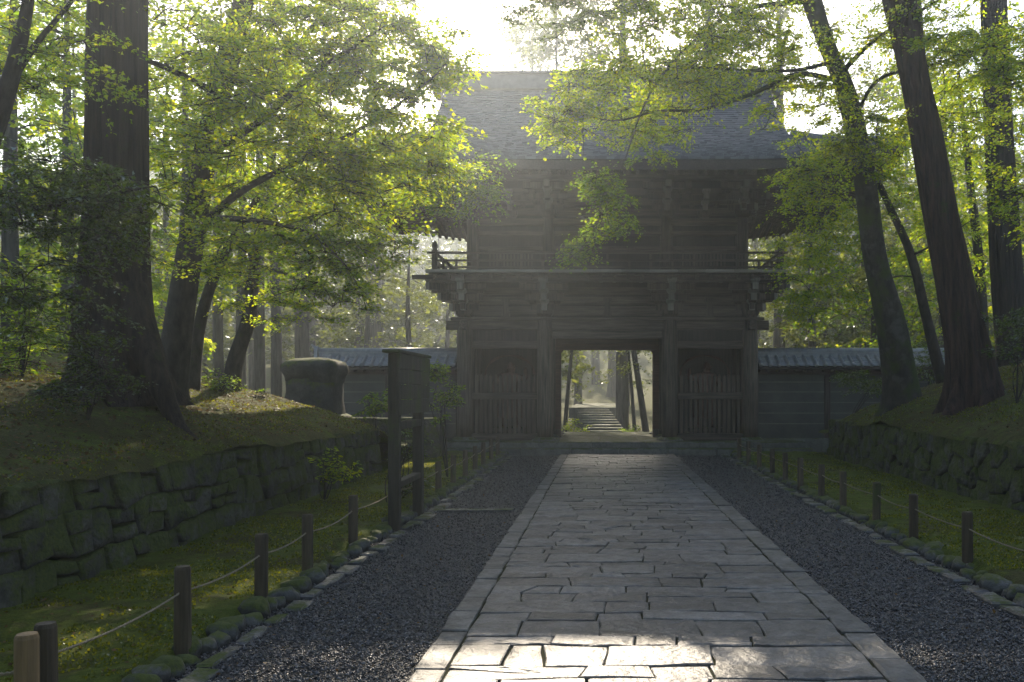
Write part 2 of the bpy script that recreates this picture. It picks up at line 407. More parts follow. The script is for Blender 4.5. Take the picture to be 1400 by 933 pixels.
def moss_l(x, y): return 0.10 + 0.05 * nz(x, y, 1.3) + 0.025 * nz(x, y, 4, 2) + 0.012 * nz(x, y, 11, 2) - 0.16 * sstep(-2.88, -2.70, x)
def moss_r(x, y): return 0.12 + 0.05 * nz(x, y, 1.3, 4) + 0.025 * nz(x, y, 4, 6) + 0.012 * nz(x, y, 11, 2) - 0.18 * (1 - sstep(3.5, 3.68, x))
ml = obj('moss_ground', grid_mesh('moss_ground', np.arange(-4.9, -2.69, 0.06), np.arange(2.0, 24.0, 0.07), moss_l), 'moss'); tag(ml, 'moss strip below the long stone wall', None, None, 'structure')
mr = obj('moss_ground', grid_mesh('moss_ground', np.arange(3.49, 6.01, 0.06), np.arange(4.0, 24.0, 0.07), moss_r), 'moss'); tag(mr, 'moss strip below the short stone wall', None, None, 'structure')

# gravel beds
gl_ = obj('gravel_bed', MB().box(-2.95, PX0 + 0.02, 1.0, 23.9, -0.10, 0.0), 'gravel'); tag(gl_, 'dark gravel bed beside the notice board', None, None, 'structure')
gr_ = obj('gravel_bed', MB().box(PX1 - 0.02, 3.75, 1.0, 23.9, -0.10, 0.0), 'gravel'); tag(gr_, 'dark gravel bed below the short stone wall', None, None, 'structure')
def pebbles(name, x0, x1, n, label, seed):
    r = np.random.default_rng(seed)
    u = r.random(n); d = 1 / (1 / 4.6 - u * (1 / 4.6 - 1 / 23.6))          # denser near
    x = r.uniform(x0, x1, n); s = (0.0045 + .0095 * r.random(n) ** 1.8) * (0.9 + d * 0.05)
    base = np.array([[1, 0, 0], [-0.5, 0.87, 0], [-0.5, -0.87, 0], [0.1, 0, 0.75], [0, 0.05, -0.6]])
    fac = np.array([[0, 1, 3], [1, 2, 3], [2, 0, 3], [1, 0, 4], [2, 1, 4], [0, 2, 4]])
    a = r.uniform(0, 6.28, n); til = r.normal(0, 0.5, (n, 2))
    P = np.broadcast_to(base, (n, 5, 3)).copy(); P[:, :, 0] *= r.uniform(0.8, 1.7, (n, 1)); P[:, :, 1] *= r.uniform(0.7, 1.1, (n, 1))
    z = P[:, :, 2] + P[:, :, 0] * til[:, :1] + P[:, :, 1] * til[:, 1:]
    X = P[:, :, 0] * np.cos(a)[:, None] - P[:, :, 1] * np.sin(a)[:, None]; Y = P[:, :, 0] * np.sin(a)[:, None] + P[:, :, 1] * np.cos(a)[:, None]
    W = np.stack([X, Y, z], -1) * s[:, None, None] + np.stack([x, d, np.full(n, 0.004) + s * 0.5], -1)[:, None, :]
    idx = (fac[None] + (np.arange(n) * 5)[:, None, None]).reshape(-1, 3)
    V = W.reshape(-1, 3)
    me = bpy.data.meshes.new(name); me.vertices.add(len(V)); me.vertices.foreach_set('co', V.astype(np.float32).ravel())
    me.loops.add(idx.size); me.loops.foreach_set('vertex_index', idx.ravel().astype(np.int32))
    me.polygons.add(len(idx)); me.polygons.foreach_set('loop_start', np.arange(0, idx.size, 3, dtype=np.int32)); me.polygons.foreach_set('loop_total', np.full(len(idx), 3, dtype=np.int32))
    me.update(calc_edges=True)
    o = obj(name, me, 'pebble'); tag(o, label, 'gravel', None, 'stuff')
pebbles('gravel', -2.72, PX0 - 0.02, 28000, 'loose dark gravel between the path and the notice board side', 3)
pebbles('gravel', PX1 + 0.02, 3.5, 25000, 'loose dark gravel between the path and the short wall side', 4)

# ------------------------------------------------------------------ paved path
path = obj('path', MB().box(PX0, PX1, 1.0, 24.0, -0.08, 0.018), 'joint'); tag(path, 'straight path of worn rectangular stone slabs leading to the gate', None, None, 'structure')
def slab_mesh(name, poly, z0, z1, seed, ins=0.008, jit=0.011, sub=4, tilt=0.016, relief=0.008):
    """irregular stone from a polygon; returns mesh with origin at its centre"""
    r = random.Random(seed)
    cx = sum(p[0] for p in poly) / len(poly); cy_ = sum(p[1] for p in poly) / len(poly)
    ring = []
    for i, p in enumerate(poly):
        q = poly[(i + 1) % len(poly)]; L = math.hypot(q[0] - p[0], q[1] - p[1]); k = max(1, min(sub, int(L / 0.13)))
        nx, ny = (q[1] - p[1]) / max(L, 1e-6), -(q[0] - p[0]) / max(L, 1e-6)
        for s in range(k):
            t = s / k; j = r.uniform(-jit, jit) if s else -jit * r.random()
            ring.append((p[0] + (q[0] - p[0]) * t + nx * j - cx, p[1] + (q[1] - p[1]) * t + ny * j - cy_))
    n = len(ring); tx, ty = r.uniform(-tilt, tilt), r.uniform(-tilt, tilt)
    R_ = max(0.08, max(math.hypot(*p) for p in ring))
    def sc(p, k):
        l = math.hypot(*p); return (p[0] * max(0.2, 1 - k / l), p[1] * max(0.2, 1 - k / l)) if l > 0 else p
    vs = [(p[0], p[1], z0) for p in ring]
    vs += [(p[0], p[1], z1 - ins * 0.7 + p[0] * tx + p[1] * ty) for p in ring]
    i1 = [sc(p, ins * r.uniform(0.7, 1.5)) for p in ring]
    vs += [(p[0], p[1], z1 + p[0] * tx + p[1] * ty + r.uniform(-0.002, 0.002)) for p in i1]
    def rel(x, y):
        q = Vector((x * 3.2 + seed, y * 5.0, seed * .37)); a = 1 - abs(mnoise.noise(q)) * 2
        return relief * (a * .7 + .9 * mnoise.noise(q * 3.1)) - relief * .35
    ks_ = (.82, .6, .36) if relief else (.55,)
    for kf in ks_:
        for p in i1:
            x, y = p[0] * kf, p[1] * kf; vs.append((x, y, z1 + 0.002 + x * tx + y * ty + rel(x + cx, y + cy_)))
    vs.append((0, 0, z1 + 0.002 + rel(cx, cy_)))
    fs = []; nl = 2 + len(ks_)
    for lv in range(nl):
        for i in range(n): fs.append((lv * n + i, lv * n + (i + 1) % n, (lv + 1) * n + (i + 1) % n, (lv + 1) * n + i))
    for i in range(n): fs.append((nl * n + i, nl * n + (i + 1) % n, (nl + 1) * n))
    me = bpy.data.meshes.new(name); me.from_pydata(vs, [], fs); me.update()
    return me, (cx, cy_)

def split_poly(poly, a, b, nrm):
    """cut a convex polygon by the line through a,b; returns both sides"""
    def side(p): return (b[0] - a[0]) * (p[1] - a[1]) - (b[1] - a[1]) * (p[0] - a[0])
    out = [[], []]
    for i, p in enumerate(poly):
        q = poly[(i + 1) % len(poly)]; sp, sq = side(p), side(q)
        if sp >= 0: out[0].append(p)
        if sp <= 0: out[1].append(p)
        if sp * sq < 0:
            t = sp / (sp - sq); m = (p[0] + (q[0] - p[0]) * t, p[1] + (q[1] - p[1]) * t)
            out[0].append(m); out[1].append(m)
    return out
def inset_poly(poly, g):
    """shrink a convex ccw polygon by g via half-plane clipping"""
    res = list(poly); n = len(poly)
    area = sum(poly[i][0] * poly[(i + 1) % n][1] - poly[(i + 1) % n][0] * poly[i][1] for i in range(n))
    src = poly if area > 0 else poly[::-1]; res = list(src)
    for i in range(n):
        p, q = src[i], src[(i + 1) % n]; L = math.hypot(q[0] - p[0], q[1] - p[1])
        if L < 1e-5: continue
        nx, ny = -(q[1] - p[1]) / L * g, (q[0] - p[0]) / L * g
        res = split_poly(res, (p[0] + nx, p[1] + ny), (q[0] + nx, q[1] + ny), None)[0] if len(res) > 2 else res
    return res
pr = random.Random(21)
stones = []
IX0, IX1 = PX0 + 0.21, PX1 - 0.24
y = 2.6; prev_b = None
while y < 23.85:
    dp = pr.choice([0.19, 0.24, 0.29, 0.34, 0.42]) * pr.uniform(0.92, 1.08)
    y1 = min(23.95, y + dp)
    if 23.95 - y1 < 0.2: y1 = 23.95
    cuts = [IX0]
    while cuts[-1] < IX1 - 0.01:
        wdt = pr.choice([0.32, 0.42, 0.52, 0.66, 0.9]) * pr.uniform(0.85, 1.15)
        nxt = cuts[-1] + wdt
        if nxt > IX1 - 0.32: nxt = IX1
        cuts.append(nxt)
    top = [pr.uniform(-0.028, 0.028) for _ in cuts]
    if prev_b is None: prev_b = lambda x: 0.0
    tops = list(zip(cuts, [y1 + t for t in top])) if y1 < 23.9 else [(c, y1) for c in cuts]
    def tb(x, T=tops):
        for (a, za), (b, zb) in zip(T, T[1:]):
            if a <= x <= b: return za + (zb - za) * (x - a) / (b - a)
        return T[-1][1]
    base_f = prev_b if y > 2.7 else (lambda x, yy=y: yy)
    sks = [0] + [pr.uniform(-.05, .05) for _ in cuts[1:-1]] + [0]
    for i in range(len(cuts) - 1):
        a, b = cuts[i], cuts[i + 1]
        sa = sks[i]; sb = sks[i + 1]
        poly = [(a, base_f(a)), (b, base_f(b)), (b + sb, tb(b + sb)), (a + sa, tb(a + sa))]
        k = pr.random()
        if k < 0.16 and b - a > 0.5:       # split lengthwise into two thin slabs
            t0, t1 = pr.uniform(0.35, 0.65), pr.uniform(0.35, 0.65)
            A = (a, poly[0][1] * (1 - t0) + poly[3][1] * t0); B = (b, poly[1][1] * (1 - t1) + poly[2][1] * t1)
            parts = split_poly(poly, A, B, None)
        elif k < 0.30 and b - a > 0.6:     # diagonal crack
            A = (a + (b - a) * pr.uniform(0.1, 0.45), poly[0][1] - 0.1); B = (a + (b - a) * pr.uniform(0.55, 0.95), poly[3][1] + 0.1)
            if pr.random() < 0.5: A = (a - 0.05, pr.uniform(poly[0][1], poly[3][1])); B = (b + 0.05, pr.uniform(poly[0][1], poly[3][1]))
            parts = split_poly(poly, A, B, None)
        else: parts = [poly]
        stones.extend(p for p in parts if len(p) > 2)
    prev_b = tb; y = y1
stones.sort(key=lambda p: sum(q[1] for q in p) / len(p))
far_mb = MB()
for i, poly in enumerate(stones):
    pl = inset_poly(poly, pr.uniform(0.002, 0.006))
    if len(pl) < 3: continue
    zt = 0.036 + pr.uniform(-0.008, 0.008)
    me, c = slab_mesh('paving_stone', pl, -0.03, zt, 100 + i)
    if i < 290:
        me.materials.append(M['paver']); place('paving_stone', me, path, (c[0], c[1], 0))
    else:
        far_mb.add([(v.co.x + c[0], v.co.y + c[1], v.co.z) for v in me.vertices], [tuple(p.vertices) for p in me.polygons])
        bpy.data.meshes.remove(me)
if far_mb.v:
    o = obj('paving_stones', far_mb, 'paver', path); o['kind'] = 'stuff'
for (xa, xb) in ((PX0 - 0.01, IX0 - 0.004), (IX1 + 0.004, PX1 + 0.01)):
    y = 2.6; k = 0
    while y < 23.9:
        L = pr.uniform(0.28, 0.8); y1 = min(23.95, y + L)
        if 23.95 - y1 < 0.25: y1 = 23.95
        sk = pr.uniform(-0.02, 0.02)
        poly = inset_poly([(xa + pr.uniform(-.012, .012), y), (xb, y + sk), (xb, y1), (xa + pr.uniform(-.012, .012), y1)], 0.008)
        me, c = slab_mesh('kerb_stone', poly, -0.05, 0.034 + pr.uniform(-0.01, 0.008), 5000 + k + int(xa * 100))
        me.materials.append(M['kerb']); place('kerb_stone', me, path, (c[0], c[1], 0)); y = y1; k += 1

# flat drain slab crossing the gravel
dmb, dc = slab_mesh('drain_slab', [(-2.45, 12.55), (-1.35, 12.62), (-1.34, 12.80), (-2.44, 12.74)], -0.04, 0.045, 99)
dmb.materials.append(M['slab']); o = obj('drain_slab', dmb, None, None, (dc[0], dc[1], 0)); tag(o, 'thin flat stone strip lying across the dark gravel', 'slab')

# ------------------------------------------------------------------ retaining walls (each stone its own piece)
def voronoi(pts, x0, x1, y0, y1):
    P = np.array(pts); cells = []
    for i, p in enumerate(P):
        d = np.hypot(*(P - p).T); near = np.argsort(d)[1:22]
        poly = [(x0, y0), (x1, y0), (x1, y1), (x0, y1)]
        for j in near:
            q = P[j]; mx, my = (p + q) / 2; dx, dy = q - p
            a = (mx, my); b = (mx - dy, my + dx)
            poly = split_poly(poly, a, b, None)[0]
            if len(poly) < 3: break
        cells.append(poly)
    return cells
def wall_stones(parent, to_world, L, H, seed, cw, ch, jx, jy, name='stone', depth=0.10, mat='wallstone', squared=False):
    r = random.Random(seed); pts = []
    rows = max(1, round(H / ch)); sx = cw / ch
    if squared:                              # coursed blocks with uneven bed joints
        cells = []
        def bed(j, x):
            if j == 0: return 0.0
            if j == rows: return H + .015 * mnoise.noise((x * 2.2, seed, 3))
            return H * j / rows + .38 * H / rows * mnoise.noise((x * 1.5, j * 7.3 + seed, .5))
        for j in range(rows):
            x = 0.0; k0 = 0.0
            while x < L:
                x1 = min(L, x + cw * r.choice([.6, .75, .9, 1.05, 1.3]))
                if L - x1 < .2: x1 = L
                k1 = r.uniform(-jx, jx) if x1 < L else 0
                if r.random() < .22:
                    f = r.uniform(.4, .6)
                    m0, m1 = bed(j, x) * (1 - f) + bed(j + 1, x) * f, bed(j, x1) * (1 - f) + bed(j + 1, x1) * f
                    cells.append([(x - k0, bed(j, x)), (x1 - k1, bed(j, x1)), (x1, m1), (x, m0)]); cells.append([(x, m0), (x1, m1), (x1 + k1, bed(j + 1, x1)), (x + k0, bed(j + 1, x))])
                else: cells.append([(x - k0, bed(j, x)), (x1 - k1, bed(j, x1)), (x1 + k1, bed(j + 1, x1)), (x + k0, bed(j + 1, x))])
                x = x1; k0 = k1
        cells = [[(p[0] / sx, p[1] + (r.uniform(-.028, .028) if .03 < p[1] < H - .05 else 0)) for p in c] for c in cells]
    else:
        for j in range(rows):
            x = r.uniform(0, cw)
            while x < L:
                pts.append((x / sx * 1.0 + r.uniform(-jx, jx) / sx, (j + 0.5) * H / rows + r.uniform(-jy, jy)))
                x += cw * r.choice([.55, .7, .85, 1.0, 1.25, 1.6])
        cells = voronoi(pts, 0, L / sx, 0, H)
    for k, c in enumerate(cells):
        c = [(p[0] * sx, p[1]) for p in c]
        c = inset_poly(c, r.uniform(0.003, 0.011))
        if len(c) < 3: continue
        cx = sum(p[0] for p in c) / len(c); cz = sum(p[1] for p in c) / len(c)
        ring = []
        for i, p in enumerate(c):
            q = c[(i + 1) % len(c)]; Lk = math.hypot(q[0] - p[0], q[1] - p[1]); kk = max(1, min(3, int(Lk / 0.12)))
            for s in range(kk):
                t = s / kk; ring.append((p[0] + (q[0] - p[0]) * t + r.uniform(-.007, .007), p[1] + (q[1] - p[1]) * t + r.uniform(-.007, .007)))
        n = len(ring); out = r.uniform(-0.025, 0.035); tx, tz = r.uniform(-.1, .1), r.uniform(-.1, .1)
        lev = [(1.0, -0.22), (1.0, depth * 0.62 + out), (0.965, depth * 0.88 + out), (0.78, depth * 0.97 + out), (0.4, depth + out)]
        vs = []
        for f, d in lev:
            for p in ring:
                px, pz = cx + (p[0] - cx) * f, cz + (p[1] - cz) * f
                dd = d + ((p[0] - cx) * tx + (p[1] - cz) * tz if d > -0.1 else 0) + (r.uniform(-.017, .017) if d > 0 else 0)
                vs.append(to_world(px, pz, dd))
        vs.append(to_world(cx, cz, depth + out))
        fs = [(a * n + i, a * n + (i + 1) % n, (a + 1) * n + (i + 1) % n, (a + 1) * n + i) for a in range(4) for i in range(n)]
        fs += [(4 * n + i, 4 * n + (i + 1) % n, 5 * n) for i in range(n)]
        w0 = Vector(to_world(cx, cz, 0))
        me = bpy.data.meshes.new(name); me.from_pydata([tuple(Vector(v) - w0) for v in vs], [], fs)
        me.polygons.foreach_set('use_smooth', [True] * len(fs)); me.update()
        me.materials.append(M[mat]); place(name, me, parent, w0)

wl = thing('retaining_wall', (WALL_L, 10, 0), 'long mossy wall of fitted stones beside the notice board', 'stone wall')
obj('core', MB().box(WALL_L - 0.6, WALL_L - 0.27, 1.5, 18.2, -0.2, 0.98), 'joint', wl)
wall_stones(wl, lambda u, v, d: (WALL_L + d - 0.10 - 0.08 * v, 1.6 + u, -0.05 + v), 16.6, 1.09, 31, 0.37, 0.36, 0.06, 0.07, squared=True)
wall_stones(wl, lambda u, v, d: (WALL_L - 0.12 - u, 18.2 + d - 0.08, -0.05 + v), 1.6, 1.05, 33, 0.42, 0.36, 0.1, 0.08)
wr = thing('retaining_wall', (WALL_R, 14, 0), 'short mossy stone wall beneath the two leaning trunks', 'stone wall')
obj('core', MB().box(WALL_R + 0.24, WALL_R + 0.6, 4, 22.1, -0.2, 1.0), 'joint', wr)
wall_stones(wr, lambda u, v, d: (WALL_R - d + 0.10 + 0.06 * v, 22.2 - u, -0.05 + v), 15.0, 1.13, 35, 0.38, 0.38, 0.14, 0.13)
wall_stones(wr, lambda u, v, d: (WALL_R + 0.05 + u, 22.2 + d - 0.08, -0.05 + v), 1.6, 1.05, 37, 0.4, 0.36, 0.1, 0.1)

# ------------------------------------------------------------------ edging stones along the moss
def blob_mesh(seed, flat=1.0):
    bm = bmesh.new(); bmesh.ops.create_icosphere(bm, subdivisions=2, radius=1.0)
    for v in bm.verts:
        c = v.co.normalized(); k = 1 + 0.28 * mnoise.noise(c * 1.1 + Vector((seed * 3.1, 0, 0))) + 0.10 * mnoise.noise(c * 3 + Vector((0, seed * 2.7, 0)))
        c = Vector([math.copysign(abs(x) ** 0.72, x) for x in c]) * k
        v.co = Vector((c.x, c.y, c.z * flat))
    me = bpy.data.meshes.new('edging_stone'); bm.to_mesh(me); bm.free()
    me.polygons.foreach_set('use_smooth', [True] * len(me.polygons)); me.update(); return me
blobs = [blob_mesh(i) for i in range(9)]
for b_ in blobs: b_.materials.append(M['boulder'])
def edging(xc, y0, label, seed, sgn):
    r = random.Random(seed)
    t = thing('stone_edging', (xc, 14, 0), label, 'edging')
    y = y0
    while y < 23.5:
        s = r.uniform(0.055, 0.125); y += s
        place('edging_stone', r.choice(blobs), t, (xc + r.uniform(-0.05, 0.05), y, 0.03 + r.uniform(-0.02, 0.03)), (r.uniform(-.25, .25), r.uniform(-.25, .25), r.uniform(0, 6.28)),
              (s * r.uniform(0.85, 1.15), s * r.uniform(0.9, 1.2), s * r.uniform(0.65, 0.95)))
        y += s * 0.82
    y = y0 + 0.1; k = 0
    while y < 23.6:
        L = r.uniform(0.22, 0.6); wd = r.uniform(0.14, 0.25); x0 = xc - sgn * 0.13
        x1 = x0 - sgn * wd
        a, b = sorted((x0, x1))
        poly = [(a, y), (b, y + r.uniform(-.04, .04)), (b + r.uniform(-.03, .03), y + L), (a + r.uniform(-.03, .03), y + L + r.uniform(-.04, .04))]
        me, c = slab_mesh('flat_stone', inset_poly(poly, 0.012), -0.04, 0.035 + r.uniform(-0.012, 0.018), seed * 1000 + k, 0.02, 0.02, 4, 0.05)
        me.materials.append(M['slab']); place('flat_stone', me, t, (c[0], c[1], 0)); y += L + r.uniform(0, 0.1); k += 1
edging(-2.76, 3.2, 'row of mossy boulders and flat stones edging the gravel by notice board', 41, -1)
edging(3.56, 6.5, 'row of mossy boulders and flat stones edging the gravel by short wall', 43, 1)

# ------------------------------------------------------------------ rope barriers
def post(x, y, h, r0, label, group, seed, mat='woodpost'):
    r = random.Random(seed); lx, ly = r.uniform(-.012, .012), r.uniform(-.012, .012)
    mb = MB(); prof = [(r0, -0.15), (r0 * 1.02, h * 0.3), (r0 * 0.99, h - 0.015), (r0 * 0.90, h)]
    n0 = len(mb.v); mb.lathe(x, y, prof, 14, 0.05)
    mb.v = [(v[0] + lx * v[2], v[1] + ly * v[2], v[2]) for v in mb.v]
    o = obj('rope_post', mb, mat, None, (x, y, 0), False); tag(o, label, 'post', group)
    cap = MB().lathe(x + lx * h, y + ly * h, [(r0 * 0.86, h - 0.004), (r0 * 0.84, h + 0.004)], 14)
    obj('end_grain', cap, 'postsunlit' if mat == 'postsunlit' else 'woodpost', o)
    ring = MB(); ring.tube([(x + lx * h + (r0 + .008) * math.cos(a), y + ly * h + (r0 + .008) * math.sin(a), h - 0.16 + .006 * math.sin(a)) for a in np.linspace(0, 6.283, 15)], 0.010, 5, False)
    return (x + lx * h, y + ly * h, h - 0.16)
def rope(pts, label, seed):
    r = random.Random(seed); t = thing('barrier_rope', (pts[0][0], pts[0][1], pts[0][2]), label, 'rope')
    for a, b in zip(pts, pts[1:]):
        sag = r.uniform(0.012, 0.035) * min(1.4, math.dist(a, b)); P = []
        n = 26
        # two twisted strands
        for st in (0, 1):
            P = []
            for i in range(n * 3 + 1):
                u = i / (n * 3); c = Vector(a).lerp(Vector(b), u); c.z -= sag * 4 * u * (1 - u)
                an = u * math.dist(a, b) / 0.05 * 2 * math.pi + st * math.pi
                c += Vector((math.cos(an), 0, math.sin(an))) * 0.0042
                P.append(c)
            obj('strand', MB().tube(P, 0.0052, 4), 'rope', t, smooth=True)
yl = [4.29, 5.68, 6.98, 8.08, 9.55, 11.6, 13.0, 14.5, 15.9, 17.3, 18.6, 19.9, 21.3, 22.6]
anchors = []
for i, y in enumerate(yl):
    k = len(yl) - 1 - i
    anchors.append(post(-2.80, y, 0.63 if y < 12 else 0.6, 0.052, 'short round wooden rope post, %s the gate steps, in row passing the notice board' % ORD[k], 'rope posts beside the notice board row', 60 + i))
e0 = post(-2.60, 3.85, 0.70, 0.050, 'short wooden rope post coloured sunlit tan, with cleanly sawn top', 'rope posts beside the notice board row', 59, 'postsunlit')
rope(anchors, 'thin twisted rope strung between posts along the long wall', 5)
rope([(-3.35, 3.80, 0.50), e0], 'frayed pale rope tied to the post coloured sunlit tan', 6)
post(-3.38, 3.79, 0.66, 0.05, 'short wooden post holding the frayed rope by the tan post', 'rope posts beside the notice board row', 58)
yr = [7.1, 8.47, 9.9, 11.2, 12.7, 13.9, 15.3, 16.5, 17.7, 19.1, 20.4, 21.7]
anchors = []
for i, y in enumerate(yr):
    k = len(yr) - 1 - i
    anchors.append(post(3.62 - 0.012 * (y - 8), y, 0.60, 0.052, 'short round wooden rope post, %s the gate steps, in row below short wall' % ORD[k], 'rope posts below the short wall', 90 + i))
rope(anchors, 'thin twisted rope strung between posts along the short wall', 7)

# ------------------------------------------------------------------ notice board
nb = thing('notice_board', (-2.68, 11.6, 0), 'tall old wooden notice board on two posts facing the path', 'notice board')
for yy, hh in ((10.95, 2.28), (12.35, 2.30)):
    mb = MB(); mb.box(-2.75, -2.61, yy - 0.07, yy + 0.07, -0.15, hh); obj('post', mb, 'woodmoss', nb, bevel=0.012)
for i in range(4):
    mb = MB(); z0 = 1.50 + i * 0.195; mb.box(-2.605 + 0.003 * i, -2.565 + 0.003 * i, 10.72, 12.58, z0, z0 + 0.188); obj('board', mb, 'woodmoss', nb, bevel=0.006)
mb = MB(); mb.box(-2.74, -2.62, 11.02, 12.28, 1.30, 1.40); obj('rail', mb, 'woodmoss', nb, bevel=0.008)
mb = MB(); mb.box(-2.745, -2.625, 11.02, 12.28, 0.55, 0.63); obj('rail', mb, 'woodmoss', nb, bevel=0.008)
obj('coping', MB().box(-2.77, -2.545, 10.66, 12.64, 2.282, 2.325), 'woodmoss', nb, bevel=.01)

# ------------------------------------------------------------------ old stone pillar
def rounded_square(cx, cy_, prof, seg=32, p=9.0, seed=0):
    mb = MB(); vs = []
    for hw, z in prof:
        for i in range(seg):
            a = 2 * math.pi * i / seg; c, s = math.cos(a), math.sin(a)
            k = hw / ((abs(c) ** p + abs(s) ** p) ** (1 / p)); k *= 1 + 0.07 * mnoise.noise((c * 2 + seed, s * 2, z * 2.2)) + 0.03 * mnoise.noise((c * 6, s * 6 + seed, z * 7))
            vs.append((cx + k * c, cy_ + k * s, z + 0.03 * mnoise.noise((c * 2, s * 2, z + 5))))
    n = len(prof); fs = [(j * seg + i, j * seg + (i + 1) % seg, (j + 1) * seg + (i + 1) % seg, (j + 1) * seg + i) for j in range(n - 1) for i in range(seg)]
    fs.append(tuple((n - 1) * seg + i for i in range(seg))); mb.add(vs, fs); return mb
px_, py_ = at(431, 500, 20.6)[:2]
sp_ = thing('stone_pillar', (px_, py_, 0.4), 'squat weathered stone pillar with flared mossy cap before the tiled wall', 'pillar')
obj('base', rounded_square(px_, py_, [(0.80, 0.3), (0.79, 0.9), (0.72, 1.18), (0.62, 1.24)], seed=1), 'oldstone', sp_, smooth=True)
obj('shaft', rounded_square(px_, py_, [(0.64, 1.18), (0.62, 1.3), (0.59, 1.55), (0.57, 1.8), (0.57, 2.1)], seed=2), 'oldstone', sp_, smooth=True)
obj('cap', rounded_square(px_, py_, [(0.56, 2.00), (0.59, 2.14), (0.65, 2.26), (0.66, 2.40), (0.60, 2.50), (0.40, 2.57), (0.1, 2.60)], seed=3), 'oldstone', sp_, smooth=True)
lw = thing('low_wall', (-7.0, 21.5, 0.3), 'low dark stone ledge running from squat pillar to the gate', 'stone wall')
for i in range(9):
    mb = MB().box(-9.2 + i * 0.56, -9.2 + i * 0.56 + 0.55, 21.9, 22.4, 0.0, 1.12 + 0.02 * rnd.uniform(-1, 1)); obj('stone', mb, 'wallstone', lw, bevel=0.03)

# ------------------------------------------------------------------ the gate
GX, GY = 0.12, 27.1
gate = thing('temple_gate', (GX, GY, 0), 'dark two-storeyed timber temple gate with railed balcony and sweeping shingle roof', 'gate')
X = lambda u: GX + u
def gbox(name, u0, u1, y0, y1, z0, z1, mat='woodx', parent=None, bevel=0.012):
    return obj(name, MB().box(X(u0), X(u1), y0, y1, z0, z1), mat, parent or gate, bevel=bevel)
# platform in two courses, each block a piece
plat = obj('platform', MB().box(X(-5.0), X(5.65), 24.35, 30.6, -0.1, 0.335), 'platform', gate)
for (y0, y1, z0, z1, n, u0, u1) in ((24.02, 24.40, -0.06, 0.18, 8, -5.15, 5.8), (24.32, 24.9, 0.172, 0.35, 7, -5.02, 5.67)):
    ww = (u1 - u0) / n
    for i in range(n):
        obj('step_block', MB().box(X(u0 + i * ww + 0.004), X(u0 + (i + 1) * ww - 0.004), y0, y1, z0, z1 + rnd.uniform(-.004, .004)), 'platform', plat, bevel=0.02)
for j in range(7):
    for i in range(9):
        u0 = -4.98 + i * 1.18; y0 = 24.905 + j * 0.81
        obj('floor_slab', MB().box(X(u0 + .004), X(u0 + 1.176), y0, y0 + 0.805, 0.25, 0.346 + rnd.uniform(-.003, .003)), 'platform', plat, bevel=0.01)
ROWS = [25.2, 27.1, 29.0]; CU = [-4.2, -1.84, 1.84, 4.2]
for yy in ROWS:
    for u in CU:
        c = obj('column', MB().lathe(X(u), yy, [(0.235, 0.43), (0.245, 0.9), (0.247, 2.0), (0.235, 3.4), (0.215, 3.9)], 22), 'wood', gate, smooth=True)
        obj('plinth', MB().lathe(X(u), yy, [(0.40, 0.34), (0.40, 0.38), (0.31, 0.44), (0.28, 0.45)], 22), 'platform', c, smooth=False)
# tie beams, lintels
for yy in ROWS:
    gbox('tie_beam', -4.75, 4.75, yy - 0.10, yy + 0.10, 3.60, 3.88)
    gbox('tie_plate', -4.6, 4.6, yy - 0.2, yy + 0.2, 3.885, 3.97)
for s in (-1, 1):
    u0, u1 = (1.84, 4.2) if s > 0 else (-4.2, -1.84)
    gbox('lintel', u0 + .22, u1 - .22, 25.10, 25.30, 3.06, 3.28)
    gbox('board_panel', u0 + .2, u1 - .2, 25.17, 25.24, 3.281, 3.599, 'wooddark', bevel=0)
    gbox('sill', u0 + .2, u1 - .2, 25.08, 25.32, 0.36, 0.55)
    fence = gbox('rail', u0 + .22, u1 - .22, 25.09, 25.25, 1.56, 1.76)
    n = 13
    for i in range(n):
        uu = u0 + 0.34 + (u1 - u0 - 0.68) * i / (n - 1)
        hb = 2.30
        mb = MB(); mb.box(X(uu - .042), X(uu + .042), 25.155, 25.215, 0.545, hb - 0.06)
        k = len(mb.v) - 8
        mb.add([(X(uu - .042), 25.155, hb - .06), (X(uu + .042), 25.155, hb - .06), (X(uu + .042), 25.215, hb - .06), (X(uu - .042), 25.215, hb - .06), (X(uu), 25.185, hb + .02)], [(0, 1, 4), (1, 2, 4), (2, 3, 4), (3, 0, 4)])
        obj('slat', mb, 'wood', gate)
    # walls of the side chambers
    so_ = s * 4.2; si = s * 1.84
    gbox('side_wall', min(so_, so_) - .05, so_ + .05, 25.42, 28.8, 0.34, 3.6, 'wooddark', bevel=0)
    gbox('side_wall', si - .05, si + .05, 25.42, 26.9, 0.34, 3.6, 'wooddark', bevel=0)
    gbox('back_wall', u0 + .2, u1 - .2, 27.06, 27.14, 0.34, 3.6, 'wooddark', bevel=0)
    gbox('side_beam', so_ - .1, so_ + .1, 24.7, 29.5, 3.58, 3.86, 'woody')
gbox('ceiling', -4.1, 4.1, 25.3, 28.9, 3.975, 4.03, 'wooddark', bevel=0)
